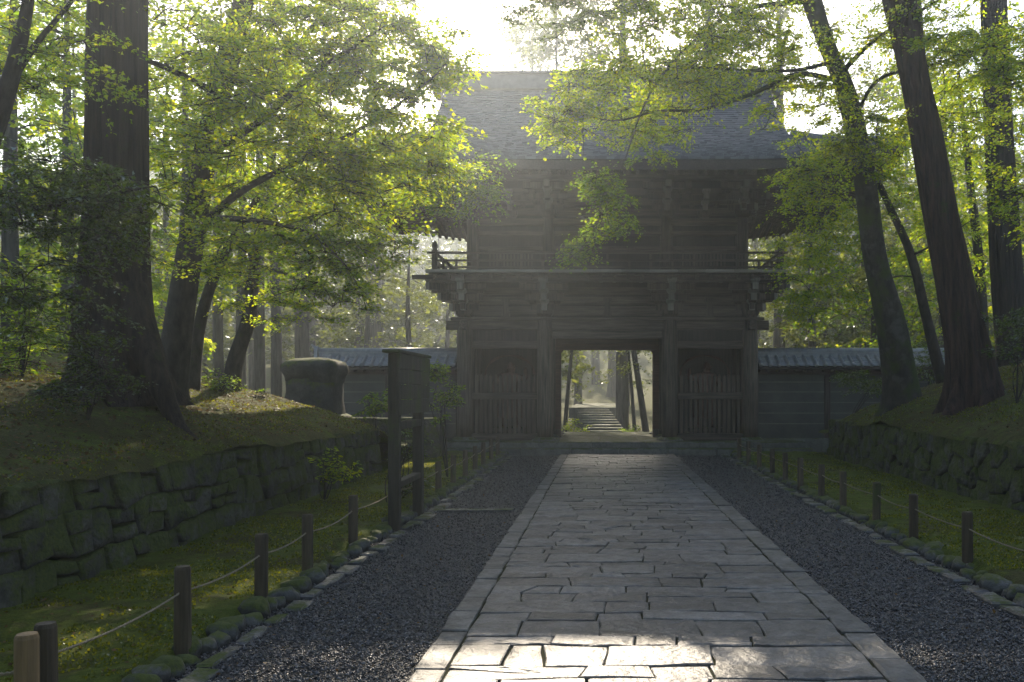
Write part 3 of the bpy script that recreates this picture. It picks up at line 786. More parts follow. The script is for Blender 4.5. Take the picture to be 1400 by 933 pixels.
# central portal
gbox('lintel', -1.62, 1.62, 25.11, 25.29, 3.36, 3.58, 'woodx')
pf = gbox('portal_frame', -1.85, 1.80, 26.98, 27.22, 3.10, 3.30, 'woodred')
gbox('lintel', -1.85, 1.80, 27.0, 27.2, 3.302, 3.60, 'woodred')
for (a, b) in ((-1.70, -1.46), (1.44, 1.68)):
    o = gbox('portal_post', a, b, 26.97, 27.23, 0.34, 3.10, 'woodred')
    gbox('threshold', a, b, 26.9, 26.96, 0.34, 0.6, 'wood')
for s in (-1, 1):
    c0 = -1.46 if s < 0 else 1.44
    obj('corner_brace', MB().add([(X(c0), 27.05, 3.10), (X(c0 - s * 0.08), 27.05, 3.10), (X(c0), 27.05, 3.00), (X(c0), 27.15, 3.10), (X(c0 - s * 0.08), 27.15, 3.10), (X(c0), 27.15, 3.00)],
                             [(0, 1, 2), (5, 4, 3), (0, 3, 4, 1), (1, 4, 5, 2), (2, 5, 3, 0)]), 'woodred', gate)
    # open door leaf folded back against the passage wall
    dl = gbox('door_leaf', s * 1.60 - .035, s * 1.60 + .035, 27.26, 28.62, 0.42, 3.06, 'wood')
    for k in range(3): obj('door_batten', MB().box(X(s * 1.60 - .055), X(s * 1.60 + .055), 27.3, 28.58, 0.7 + k * 1.0, 0.82 + k * 1.0), 'wooddark', dl)

# bracket clusters
def bracket(u, y, z, dirs, lat, steps, sp, rise, scale=1.0):
    """u,y foot of the cluster, dirs: outward unit vectors"""
    k = scale
    root = obj('bracket_set', MB().frust(X(u), y, z, z + 0.10 * k, 0.17 * k, 0.17 * k, 0.24 * k, 0.24 * k).box(X(u) - .24 * k, X(u) + .24 * k, y - .24 * k, y + .24 * k, z + .10 * k, z + .22 * k), 'wood', gate)
    for dx, dy in dirs:
        dg = 1.38 if dx and dy else 1.0
        dd = Vector((dx, dy, 0)).normalized()
        ls = Vector((-dd.y, dd.x, 0))
        for s in range(steps):
            zc = z + 0.20 * k + s * rise + 0.08
            L = sp * (s + 1) * dg + 0.10
            p0 = Vector((X(u), y, zc)); p1 = p0 + dd * L
            obj('arm', MB().bar(p0, p1, 0.15 * k, 0.19 * k), 'wood', root)
            obj('arm_end', MB().bar(p1, p1 + dd * 0.018, 0.165 * k, 0.20 * k), 'woodpale', root)
            # bearing block on the arm and its cross arm
            q = p0 + dd * (L - 0.10)
            obj('block', MB().frust(q.x, q.y, zc + .095 * k, zc + .16 * k, .09 * k, .09 * k, .13 * k, .13 * k).box(q.x - .13 * k, q.x + .13 * k, q.y - .13 * k, q.y + .13 * k, zc + .16 * k, zc + .23 * k), 'woodpale' if s < steps and dg == 1.0 else 'wood', root)
            if dg == 1.0 and lat and s < steps:
                cl = 0.42 + 0.14 * s; zq = zc + 0.02
                qq = p0 + dd * (sp * s)
                obj('cross_arm', MB().bar(qq - ls * cl + Vector((0, 0, .02)), qq + ls * cl + Vector((0, 0, .02)), 0.14 * k, 0.17 * k), 'wood', root)
                for e in (-1, 1):
                    r_ = qq + ls * cl * e * 0.86
                    obj('block', MB().frust(r_.x, r_.y, zq + .10 * k, zq + .15 * k, .08 * k, .08 * k, .115 * k, .115 * k).box(r_.x - .115 * k, r_.x + .115 * k, r_.y - .115 * k, r_.y + .115 * k, zq + .15 * k, zq + .21 * k), 'wood', root)
    return root
def bracket_ring(us, ys, z, steps, sp, rise, k=1.0):
    for u in us:
        s = 1 if u > 0 else -1
        edge = abs(u) > 3
        bracket(u, ys[0], z, [(0, -1)] + ([(s, 0), (s, -1)] if edge else []), True, steps, sp, rise, k)
        bracket(u, ys[-1], z, [(0, 1)] + ([(s, 0), (s, 1)] if edge else []), True, steps, sp, rise, k)
    for s in (-1, 1):
        for yy in ys[1:-1]: bracket(s * abs(us[0]), yy, z, [(s, 0)], True, steps, sp, rise, k)
bracket_ring(CU, ROWS, 3.97, 3, 0.29, 0.27)
# struts between clusters, wall plate behind the brackets
def ring_beams(name, uh, y0, y1, z0, z1, t, mat='woodx'):
    gbox(name, -uh - t, uh + t, y0 - t, y0 + t, z0, z1, mat); gbox(name, -uh - t, uh + t, y1 - t, y1 + t, z0, z1, mat)
    gbox(name, -uh - t, -uh + t, y0 + t, y1 - t, z0, z1, 'woody'); gbox(name, uh - t, uh + t, y0 + t, y1 - t, z0, z1, 'woody')
for z0, z1 in ((4.02, 4.30), (4.36, 4.58), (4.64, 4.86)): ring_beams('wall_beam', 4.2, 25.2, 29.0, z0, z1, 0.06)
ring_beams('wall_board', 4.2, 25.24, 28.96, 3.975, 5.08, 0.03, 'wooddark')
for u in (-3.0, 0, 3.0):
    obj('strut', MB().frust(X(u), 25.12, 4.0, 4.42, .13, .05, .07, .05).box(X(u - .12), X(u + .12), 25.05, 25.19, 4.42, 4.54), 'wood', gate)
# balcony
ring_beams('eave_purlin', 4.2 + .80, 24.40, 29.80, 4.92, 5.10, 0.08)
gbox('balcony_floor', -5.06, 5.06, 24.20, 30.0, 5.105, 5.16, 'woody', bevel=0)
nb_ = 13
for i in range(nb_):
    w_ = 10.3 / nb_; gbox('floor_edge', -5.15 + i * w_ + .004, -5.15 + (i + 1) * w_ - .004, 24.08, 24.42, 5.162, 5.235 + rnd.uniform(-.004, .004), 'woodedge', bevel=0.006)
for s in (-1, 1):
    for i in range(6): gbox('floor_edge', s * 5.0 - .15, s * 5.0 + .15, 24.425 + i * .92, 24.425 + (i + 1) * .92 - .006, 5.162, 5.235, 'woodedge', bevel=0.006)
    gbox('corner_beam', s * 5.25 - .3, s * 5.25 + .3, 24.18, 24.34, 4.98, 5.10, 'woodx')
for i in range(26):
    u = -4.9 + 9.8 * i / 25; gbox('joist', u - .05, u + .05, 24.16, 25.15, 4.985, 5.10, 'woody', bevel=0)
rail_h = [(5.33, 0.05), (5.52, 0.055), (5.74, 0.06)]
def railing(a, b, posts):
    a, b = Vector(a), Vector(b); d = (b - a).normalized()
    for h, t in rail_h:
        ov = 0.22 if h > 5.7 else 0.0
        obj('handrail', MB().bar(a - d * ov + Vector((0, 0, h)), b + d * ov + Vector((0, 0, h)), t + .02, t), 'woodx', gate)
    for i in range(posts + 1):
        p = a.lerp(b, i / posts); obj('baluster', MB().bar(p + Vector((0, 0, 5.235)), p + Vector((0, 0, 5.72 if i % 2 == 0 else 5.52)), 0.07, 0.07), 'wood', gate)
RU, RY0, RY1 = 4.92, 24.30, 29.9
railing((X(-RU), RY0, 0), (X(RU), RY0, 0), 16); railing((X(-RU), RY1, 0), (X(RU), RY1, 0), 16)
railing((X(-RU), RY0, 0), (X(-RU), RY1, 0), 9); railing((X(RU), RY0, 0), (X(RU), RY1, 0), 9)
for s in (-1, 1):
    for yy in (RY0, RY1):
        o = obj('corner_post', MB().box(X(s * RU) - .075, X(s * RU) + .075, yy - .075, yy + .075, 5.23, 5.82), 'wood', gate)
        obj('finial', MB().lathe(X(s * RU), yy, [(.075, 5.82), (.06, 5.85), (.085, 5.90), (.09, 5.95), (.06, 6.02), (.02, 6.07), (.005, 6.09)], 14), 'wood', o, smooth=True)
    obj('brace', MB().bar((X(s * RU), RY0, 5.75), (X(s * (RU - .5)), RY0, 5.27), .05, .06), 'wood', gate)
# upper storey
UU = [-4.0, -1.75, 1.75, 4.0]; UY0, UY1 = 25.45, 28.75
for yy in (UY0, (UY0 + UY1) / 2, UY1):
    for u in UU:
        if yy == (UY0 + UY1) / 2 and abs(u) < 3: continue
        obj('upper_column', MB().lathe(X(u), yy, [(0.19, 5.16), (0.195, 6.0), (0.18, 6.95)], 18), 'wood', gate, smooth=True)
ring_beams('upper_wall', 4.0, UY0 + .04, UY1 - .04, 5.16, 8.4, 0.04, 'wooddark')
for z0, z1, t in ((5.235, 5.42, .11), (5.98, 6.10, .09), (6.42, 6.56, .10), (6.72, 6.93, .12)): ring_beams('upper_beam', 4.0, UY0, UY1, z0, z1, t)
for z0, z1 in ((7.02, 7.24), (7.34, 7.54), (7.64, 7.84)): ring_beams('upper_wall_beam', 4.0, UY0, UY1, z0, z1, 0.06)
for s in (-1, 1):
    cx = s * 2.875
    gbox('window_frame', cx - .68, cx + .68, UY0 - .07, UY0 + .0, 5.425, 5.50); gbox('window_frame', cx - .68, cx + .68, UY0 - .07, UY0 + .0, 5.90, 5.975)
    for k in range(13): gbox('window_bar', cx - .62 + k * .103 - .022, cx - .62 + k * .103 + .022, UY0 - .05, UY0 - .005, 5.502, 5.898, 'wood', bevel=0)
for k in range(4):
    u = -1.2 + k * .6; dl = gbox('door_panel', u + .02, u + .58, UY0 - .05, UY0 + .0, 5.425, 5.975, 'wooddark')
    obj('door_rail', MB().box(X(u + .04), X(u + .56), UY0 - .065, UY0 - .045, 5.68, 5.72), 'wood', dl)
bracket_ring(UU, [UY0, (UY0 + UY1) / 2, UY1], 6.95, 3, 0.30, 0.27)
for u in (-2.875, 0, 2.875):
    bracket(u, UY0, 6.95, [(0, -1)], True, 2, 0.30, 0.27, 0.85)
ring_beams('eave_beam', 4.0 + .95, UY0 - .95, UY1 + .95, 7.86, 8.02, 0.09)

# roof
EH, EV, GH = 7.6, 5.3, 5.15         # eave half sizes, gable half length
ZE, ZR = 7.74, 11.40
def prof(e):
    t = min(1, max(0, e / EV)); return ZE + (ZR - ZE) * (0.56 * t + 0.44 * t * t)
def upturn(along, half, e):
    t = max(0.0, (abs(along) / half - 0.45) / 0.55); return 0.50 * t ** 2.2 * max(0.0, 1 - e / 3.0)
def slope_pt(side, u, e, lift=0.0):
    """side 0 front,1 back,2 left,3 right ; u coordinate along the eave, e distance from the eave"""
    if side < 2:
        z = prof(e) + upturn(u, EH - e * 0.6, e) + lift; return (X(u), GY + (-(EV - e) if side == 0 else (EV - e)), z)
    z = prof(e) + upturn(u, EV - e * 0.6, e) + lift; return (X(-(EH - e) if side == 2 else (EH - e)), GY + u, z)
def half_len(side, e):
    if side < 2: return max(GH, EH - e)
    return EV - e
roof = None
rmb = MB()
for side in range(4):
    emax = EV if side < 2 else EH - GH
    ne, nu = 18, 40
    for lift in (-0.04, -0.26):
        vs = []
        for j in range(ne + 1):
            e = emax * j / ne; h = half_len(side, e)
            for i in range(nu + 1):
                vs.append(slope_pt(side, -h + 2 * h * i / nu, e, lift))
        fs = [(j * (nu + 1) + i, j * (nu + 1) + i + 1, (j + 1) * (nu + 1) + i + 1, (j + 1) * (nu + 1) + i) for j in range(ne) for i in range(nu)]
        rmb.add(vs, fs)
    vs = []
    for lift in (-0.04, -0.26):
        for i in range(nu + 1): vs.append(slope_pt(side, -half_len(side, 0) + 2 * half_len(side, 0) * i / nu, 0, lift))
    rmb.add(vs, [(i, i + 1, nu + 2 + i, nu + 1 + i) for i in range(nu)])
roof = obj('roof', rmb, 'roofwood', gate)
# shingles: every course stepped, every shingle a little uneven
rs = np.random.default_rng(11); SV = []
for side in range(4):
    emax = EV - 0.05 if side < 2 else EH - GH
    ch = 0.125; nc = int(emax / ch)
    for c in range(nc):
        e0 = c * emax / nc - 0.03; e1 = (c + 1) * emax / nc + 0.015
        h = half_len(side, max(0, e0)) + (0.03 if e0 < 0 else 0); h1 = half_len(side, e1)
        u = -h + rs.uniform(0, .1)
        while u < h:
            wd_ = rs.uniform(0.10, 0.22); ua, ub = max(u, -h), min(u + wd_ - 0.004, h)
            if ub - ua > 0.02:
                l0 = 0.045 + rs.uniform(-.012, .018); tl = rs.uniform(-.010, .010)
                ua1, ub1 = max(ua, -h1), min(ub, h1)
                if ub1 > ua1:
                    A = slope_pt(side, ua, e0, l0 + tl); B = slope_pt(side, ub, e0, l0 - tl); Cc = slope_pt(side, ub1, e1, 0.004); D = slope_pt(side, ua1, e1, 0.004)
                    A2 = slope_pt(side, ua, e0, -0.02); B2 = slope_pt(side, ub, e0, -0.02)
                    SV += [A, B, Cc, D, A2, B2, B, A] if side in (0, 3) else [B, A, D, Cc, B2, A2, A, B]
            u += wd_
sh = obj('shingles', np_mesh('shingles', np.array(SV), 4, WLOC[roof]), 'shingle', roof); sh['kind'] = 'stuff'
# ridge
rg = gbox('ridge', -GH - .1, GH + .1, GY - .24, GY + .24, 11.30, 11.78, 'ridge', gate, 0.03)
obj('ridge_cap', MB().box(X(-GH - .2), X(GH + .2), GY - .32, GY + .32, 11.782, 11.86), 'ridge', rg, bevel=0.02)
obj('ridge_band', MB().box(X(-GH - .14), X(GH + .14), GY - .27, GY + .27, 11.33, 11.39), 'ridge', rg)
for s in (-1, 1):
    obj('ridge_ornament', MB().frust(X(s * (GH + .22)), GY, 11.15, 11.95, .10, .42, .10, .26).frust(X(s * (GH + .22)), GY, 11.95, 12.2, .08, .12, .05, .04), 'ridge', rg)
    u = s * (GH - 0.55)
    gp = [(X(u), GY - EV + 2.3 + .3, prof(2.4) - .1), (X(u), GY + EV - 2.3 - .3, prof(2.4) - .1), (X(u), GY, 11.3)]
    obj('gable', MB().add(gp + [(p[0] - s * .1, p[1], p[2]) for p in gp], [(0, 1, 2), (5, 4, 3), (0, 3, 4, 1), (1, 4, 5, 2), (2, 5, 3, 0)]), 'wooddark', gate)
    for sg in (-1, 1):
        mb = MB()
        for j in range(8):
            e0 = 2.3 + (EV - 2.3) * j / 8; e1 = 2.3 + (EV - 2.3) * (j + 1) / 8
            mb.bar((X(s * (GH - .06)), GY + sg * (EV - e0), prof(e0) - .24), (X(s * (GH - .06)), GY + sg * (EV - e1), prof(e1) - .24), .09, .34)
        obj('barge_board', mb, 'wood', gate)
    for sg in (-1, 1):     # hip ridges
        mb = MB(); P = []
        for j in range(13):
            e = 2.4 * j / 12; P.append((X(s * (EH - e + .02)), GY + sg * (EV - e + .02), prof(e) + upturn(EH - e, EH - e * .6, e) + .05))
        obj('hip_ridge', MB().tube(P, 0.11, 8), 'ridge', gate, smooth=True)
# rafters
raf = MB().box(-.045, .045, 0, 1, -.055, .055).mesh('rafter', (0, 0, 0)); raf.materials.append(M['woody'])
def rafter(a, b):
    a, b = Vector(a), Vector(b); d = b - a
    place('rafter', raf, gate, a, (math.atan2(d.z, math.hypot(d.x, d.y)), 0, math.atan2(d.y, d.x) - math.pi / 2), (1, d.length, 1))
for i in range(59):
    u = -7.3 + 14.6 * i / 58; lift = upturn(u, EH, 0) - .33
    for sg in (-1, 1):
        ins = max(0.0, min(3.5, EH - abs(u) - 0.15))
        dep = min(3.5, ins + .1) if abs(u) > 4.1 else 3.5
        e1 = dep
        rafter((X(u), GY + sg * (EV - .12), ZE + lift), (X(u), GY + sg * (EV - e1), ZE + lift * (1 - .6 * e1 / 3.5) + e1 * .20))
for i in range(40):
    v = -5.0 + 10.0 * i / 39; lift = upturn(v, EV, 0) - .33
    dep = min(3.5, max(.2, EV - abs(v) + .0)) if abs(v) > 1.8 else 3.5
    for s in (-1, 1):
        rafter((X(s * (EH - .12)), GY + v, ZE + lift), (X(s * (EH - dep)), GY + v, ZE + lift * (1 - .6 * dep / 3.5) + dep * .20))

# guardian figures behind the slats
def guardian(u, label, mir):
    t = thing('guardian_statue', (X(u), 26.35, 0.35), label, 'statue', 'guardian statues in the gate chambers')
    bx_ = X(u); by = 26.35
    obj('pedestal', MB().frust(bx_, by, .34, .52, .62, .5, .55, .45).frust(bx_, by, .52, .68, .45, .38, .5, .42), 'oldstone', t)
    J = {'pel': (0, 0, 1.62), 'bel': (0, -.03, 1.82), 'che': (0.02 * mir, -.02, 2.12), 'nek': (.03 * mir, -.02, 2.36), 'hea': (.05 * mir, -.06, 2.52), 'crn': (.05 * mir, -.04, 2.72),
         'sr': (.27, -.02, 2.24), 'er': (.52, -.08, 2.18), 'wr': (.50, -.14, 2.52), 'sl': (-.27, -.02, 2.24), 'el': (-.50, -.06, 1.95), 'wl': (-.42, -.20, 1.68),
         'hr': (.16, 0, 1.52), 'kr': (.24, -.10, 1.12), 'ar': (.26, .02, .74), 'fr': (.28, -.16, .70), 'hl': (-.16, 0, 1.52), 'kl': (-.22, -.04, 1.12), 'al': (-.24, .04, .74), 'fl': (-.27, -.14, .70)}
    Rr = dict(pel=.2, bel=.21, che=.26, nek=.09, hea=.14, crn=.07, sr=.12, er=.085, wr=.06, sl=.12, el=.085, wl=.06, hr=.16, kr=.12, ar=.08, fr=.06, hl=.16, kl=.12, al=.08, fl=.06)
    E = [('pel', 'bel'), ('bel', 'che'), ('che', 'nek'), ('nek', 'hea'), ('hea', 'crn'), ('che', 'sr'), ('sr', 'er'), ('er', 'wr'), ('che', 'sl'), ('sl', 'el'), ('el', 'wl'), ('pel', 'hr'), ('hr', 'kr'), ('kr', 'ar'), ('ar', 'fr'), ('pel', 'hl'), ('hl', 'kl'), ('kl', 'al'), ('al', 'fl')]
    ks = list(J); me = bpy.data.meshes.new('body')
    me.from_pydata([(J[k][0] * mir, J[k][1], J[k][2] - .35) for k in ks], [(ks.index(a), ks.index(b)) for a, b in E], []); me.update()
    me.materials.append(M['statue'])
    o = bpy.data.objects.new('body', me); COL.objects.link(o); o.parent = t; WLOC[o] = WLOC[t]
    md = o.modifiers.new('skin', 'SKIN')
    for v, k in zip(me.skin_vertices[0].data, ks): v.radius = (Rr[k], Rr[k]); v.use_root = (k == 'pel')
    md2 = o.modifiers.new('sub', 'SUBSURF'); md2.levels = 2; md2.render_levels = 2
    # flaring skirt cloth and scarf
    mb = MB(); vs = []; seg = 20
    for r_, z in ((.24, 1.75), (.30, 1.5), (.40, 1.2), (.46, .98)):
        for i in range(seg):
            a = 2 * math.pi * i / seg; rr = r_ * (1 + .10 * math.sin(a * 7)); vs.append((bx_ + rr * math.cos(a), by + rr * .7 * math.sin(a), z + .03 * math.sin(a * 5)))
    mb.add(vs, [(j * seg + i, j * seg + (i + 1) % seg, (j + 1) * seg + (i + 1) % seg, (j + 1) * seg + i) for j in range(3) for i in range(seg)])
    obj('skirt', mb, 'statue', t, smooth=True)
    P = [(bx_ + .75 * math.cos(a), by + .1, 2.35 + .55 * math.sin(a)) for a in np.linspace(-.3, math.pi + .3, 22)]
    obj('scarf', MB().tube(P, [.03 + .02 * math.sin(i) for i in range(22)], 6), 'statue', t, smooth=True)
guardian(-3.02, 'dim carved guardian figure behind slats in the chamber nearer the pillar', 1)
guardian(3.02, 'dim carved guardian figure behind slats in the chamber nearer short wall', -1)

# ------------------------------------------------------------------ tiled side walls
seg = 7
def cover_tile_mesh():
    mb = MB(); n = 4; L = 0.62
    for k in range(n):                      # overlapping half-round tiles down the slope
        y0, y1 = -L * k / n, -L * (k + 1) / n - 0.02; vs = []
        for (yy, rr, up) in ((y0, .052, 0.0), (y1, .060, .012)):
            for i in range(seg):
                a = math.pi * i / (seg - 1); vs.append((rr * math.cos(a), yy, rr * math.sin(a) * 1.05 + up))
        mb.add(vs, [(i, i + 1, seg + i + 1, seg + i) for i in range(seg - 1)])
    mb.lathe(0, 0, [(0.001, 0), (0.001, 0.001)], 3)
    vs = [(0.065 * math.cos(a), -L - .03, 0.065 * math.sin(a) + .01) for a in np.linspace(0, 2 * math.pi, 13)[:-1]]
    vs += [(v[0], v[1] + .04, v[2]) for v in vs]
    mb.add(vs, [tuple(range(12))] + [(i, i + 12, (i + 1) % 12 + 12, (i + 1) % 12) for i in range(12)])
    me = mb.mesh('cover_tile', (0, 0, 0), True); me.materials.append(M['tile']); return me
ctile = cover_tile_mesh()
def pan_mesh(wd_):
    mb = MB(); n = 4; L = .62
    for k in range(n):
        y0, y1 = -L * k / n, -L * (k + 1) / n - .015; vs = []
        for (yy, up) in ((y0, 0.0), (y1, .022)):
            for i in range(6):
                t = i / 5 - .5; vs.append((t * wd_, yy, up + .10 * t * t * 1.0))
        vs += [(v[0], v[1], v[2] - .03) for v in vs[6:12]]
        mb.add(vs, [(i, i + 1, 7 + i, 6 + i) for i in range(5)] + [(6 + i, 7 + i, 13 + i, 12 + i) for i in range(5)])
    me = mb.mesh('pan_tile', (0, 0, 0), True); me.materials.append(M['tile']); return me
ptile = pan_mesh(.29)
def side_wall(x0, x1, yc, label, posts, end_left):
    t = thing('tiled_wall', ((x0 + x1) / 2, yc, 0), label, 'wall')
    obj('plaster_wall', MB().box(x0, x1, yc - .18, yc + .18, .36, 2.40), 'plaster', t)
    obj('plinth', MB().box(x0 - .05, x1 + .05, yc - .34, yc + .34, -.1, .38), 'platform', t, bevel=.02)
    for z in (.80, 1.12, 1.44, 1.76, 2.06): obj('plaster_line', MB().box(x0 + .02, x1 - .02, yc - .192, yc - .17, z, z + .03), 'stripe', t)
    for px in posts: obj('post', MB().box(px - .09, px + .09, yc - .23, yc + .10, .381, 2.30), 'wood', t, bevel=.01)
    obj('wall_beam', MB().box(x0 - .03, x1 + .03, yc - .24, yc + .24, 2.302, 2.46), 'woodx', t, bevel=.01)
    obj('roof_base', MB().add([(x0 - .1, yc - .66, 2.50), (x1 + .1, yc - .66, 2.50), (x1 + .1, yc + .66, 2.50), (x0 - .1, yc + .66, 2.50), (x0 - .1, yc, 2.86), (x1 + .1, yc, 2.86), (x0 - .1, yc - .66, 2.44), (x1 + .1, yc - .66, 2.44), (x1 + .1, yc + .66, 2.44), (x0 - .1, yc + .66, 2.44)],
        [(0, 1, 5, 4), (2, 3, 4, 5), (0, 4, 3), (1, 2, 5), (6, 9, 8, 7), (0, 6, 7, 1), (2, 8, 9, 3), (3, 9, 6, 0), (1, 7, 8, 2)]), 'wooddark', t)
    n = int((x1 - x0) / .27); sl = math.atan2(.36, .66)
    for i in range(n + 1):
        xx = x0 + (x1 - x0) * i / n
        for sg in (0, 1):
            place('cover_tile', ctile, t, (xx, yc - (.08 if sg == 0 else -.08), 2.875), (sl if sg == 0 else sl, 0, 0 if sg == 0 else math.pi))
            if i < n: place('pan_tile', ptile, t, (xx + (x1 - x0) / n / 2, yc - (.08 if sg == 0 else -.08), 2.855), (sl, 0, 0 if sg == 0 else math.pi))
        obj('eave_rafter', MB().bar((xx, yc - .62, 2.40), (xx, yc - .1, 2.43), .05, .06), 'wood', t)
    rd = obj('ridge', MB().box(x0 - .08, x1 + .08, yc - .13, yc + .13, 2.84, 2.96), 'tile', t, bevel=.01)
    obj('ridge_course', MB().box(x0 - .09, x1 + .09, yc - .16, yc + .16, 2.962, 3.0), 'tile', rd)
    obj('ridge_cap', MB().tube([(x0 - .12, yc, 3.03), (x1 + .12, yc, 3.03)], .09, 10), 'tile', rd, smooth=True)
    e = x0 if end_left else x1; s = -1 if end_left else 1
    obj('end_ornament', MB().frust(e + s * .16, yc, 2.78, 3.12, .05, .2, .05, .14).tube([(e + s * .1, yc, 3.08), (e + s * .24, yc, 3.13), (e + s * .34, yc, 3.22)], [.06, .05, .03], 7), 'tile', rd)
side_wall(-8.55, -4.45, 26.0, 'grey plastered wall with tiled coping between squat pillar and gate', [-8.4, -6.5], True)
side_wall(4.68, 11.0, 26.0, 'grey plastered wall with tiled coping behind the leaning mossy maple', [6.77, 8.9], False)

# ------------------------------------------------------------------ plants
SH0 = np.array([[0, 0, 0], [0.22, -0.46, -.02], [0.46, -0.20, 0], [1.0, 0, -.10], [0.46, 0.20, 0], [0.22, 0.46, -.02]])
SH1 = np.array([[0, 0, 0], [0.5, -0.34, .05], [1.0, 0, -.08], [0.5, 0.34, .05]])
SH2 = np.array([[0, 0, 0], [0.35, -0.2, .03], [0.75, -0.16, 0], [1.0, 0, -.06], [0.75, 0.16, 0], [0.35, 0.2, .03]])
def leaf_verts(P, T, N, s, shape):
    B = np.cross(N, T); B /= np.linalg.norm(B, axis=1, keepdims=True) + 1e-9
    V = P[:, None, :] + s[:, None, None] * (shape[None, :, 0:1] * T[:, None, :] + shape[None, :, 1:2] * B[:, None, :] + shape[None, :, 2:3] * N[:, None, :])
    return V.reshape(-1, 3)
def norm(a): return a / (np.linalg.norm(a, axis=-1, keepdims=True) + 1e-9)

def spray_leaves(r, anchors, dirs, n, Rs, size, flat=0.06, jit=0.45, droop=0.18, spread=2.4, K=8):
    """leaves set along twiglets that fan out from every anchor; also returns the twiglets"""
    m = len(anchors); k = m * n
    D2 = norm(np.stack([dirs[:, 0], dirs[:, 1], np.zeros(m)], 1)); Sd = np.stack([-D2[:, 1], D2[:, 0], np.zeros(m)], 1)
    th = spread * (np.arange(K) / (K - 1) - .5)[None] * 1.15 + r.normal(0, .16, (m, K))
    L = Rs[:, None] * (1.15 - .25 * np.abs(th)) * r.uniform(.6, 1.15, (m, K))
    tl = r.normal(0, 0.22, (m, 2)); zj = r.normal(0, .16, (m, K))
    dv = D2[:, None] * np.cos(th)[..., None] + Sd[:, None] * np.sin(th)[..., None]
    dv[..., 2] += np.cos(th) * tl[:, :1] + np.sin(th) * tl[:, 1:] + zj
    O = anchors - D2 * (.25 * Rs)[:, None]
    tips = O[:, None] + dv * L[..., None]; tips[..., 2] -= droop * L
    si = np.repeat(np.arange(m), n); ki = r.integers(0, K, k); t = r.random(k) ** .75 * .95 + .08
    Lk = L[si, ki]; T0 = dv[si, ki]; sgn = np.where(r.random(k) < .5, -1., 1.)
    perp = np.stack([-T0[:, 1], T0[:, 0], np.zeros(k)], 1)
    P = O[si] + T0 * (Lk * t)[:, None] + perp * (sgn * size * r.uniform(0, .9, k))[:, None]
    P[:, 2] += -droop * Lk * t ** 2 + r.normal(0, flat * .6, k)
    T = norm(T0 + perp * (sgn * r.uniform(.2, 1.1, k))[:, None] + r.normal(0, .25, (k, 3)) + np.array([0, 0, -.22]))
    N = norm(np.array([0, .30, .85]) + r.normal(0, jit * 1.25, (k, 3)))
    N = norm(N - T * np.sum(N * T, 1, keepdims=True))
    s = size * r.uniform(.45, 1.3, k) * (1.15 - .35 * t)
    return P, T, N, s, O, tips

def smooth_path(pts, n=6):
    """Catmull-Rom through (x,y,z,r) points"""
    P = [np.array(p, float) for p in pts]; P = [2 * P[0] - P[1]] + P + [2 * P[-1] - P[-2]]; out = []
    for i in range(1, len(P) - 2):
        for k in range(n):
            t = k / n; a, b, c, d = P[i - 1:i + 3]
            out.append(0.5 * ((2 * b) + (-a + c) * t + (2 * a - 5 * b + 4 * c - d) * t * t + (-a + 3 * b - 3 * c + d) * t ** 3))
    out.append(P[-2]); return np.array(out)

def trunk_mesh(path, sides=20, lobes=None, flare=0.0, flare_h=1.0, seed=0, rough=0.05, flute=0.0):
    """lobed trunk with root flare; path rows x,y,z,r"""
    mb = MB(); r = random.Random(seed); vs = []; n = len(path); z0 = path[0][2]
    ph = [r.uniform(0, 6.28) for _ in range(4)]; nl = lobes or 5
    for i in range(n):
        c = path[i]; h = c[2] - z0
        fl = flare * math.exp(-max(0, h) / flare_h * 2.6)
        for k in range(sides):
            a = 2 * math.pi * k / sides
            lob = (0.5 + 0.5 * math.cos(nl * a + ph[0])) ** 2 * 0.8 + 0.35 * math.cos((nl - 2) * a + ph[1])
            rr = c[3] * (1 + fl * (0.35 + lob) + rough * math.cos(nl * a + ph[2]) + rough * 1.4 * mnoise.noise((math.cos(a) * 1.3 + seed, math.sin(a) * 1.3, h * 0.6)) + flute * mnoise.noise((math.cos(a) * 9 + seed, math.sin(a) * 9, h * 0.35)))
            vs.append((c[0] + rr * math.cos(a), c[1] + rr * math.sin(a), c[2]))
    fs = [(j * sides + i, j * sides + (i + 1) % sides, (j + 1) * sides + (i + 1) % sides, (j + 1) * sides + i) for j in range(n - 1) for i in range(sides)]
    fs.append(tuple((n - 1) * sides + i for i in range(sides)))
    return mb.add(vs, fs)

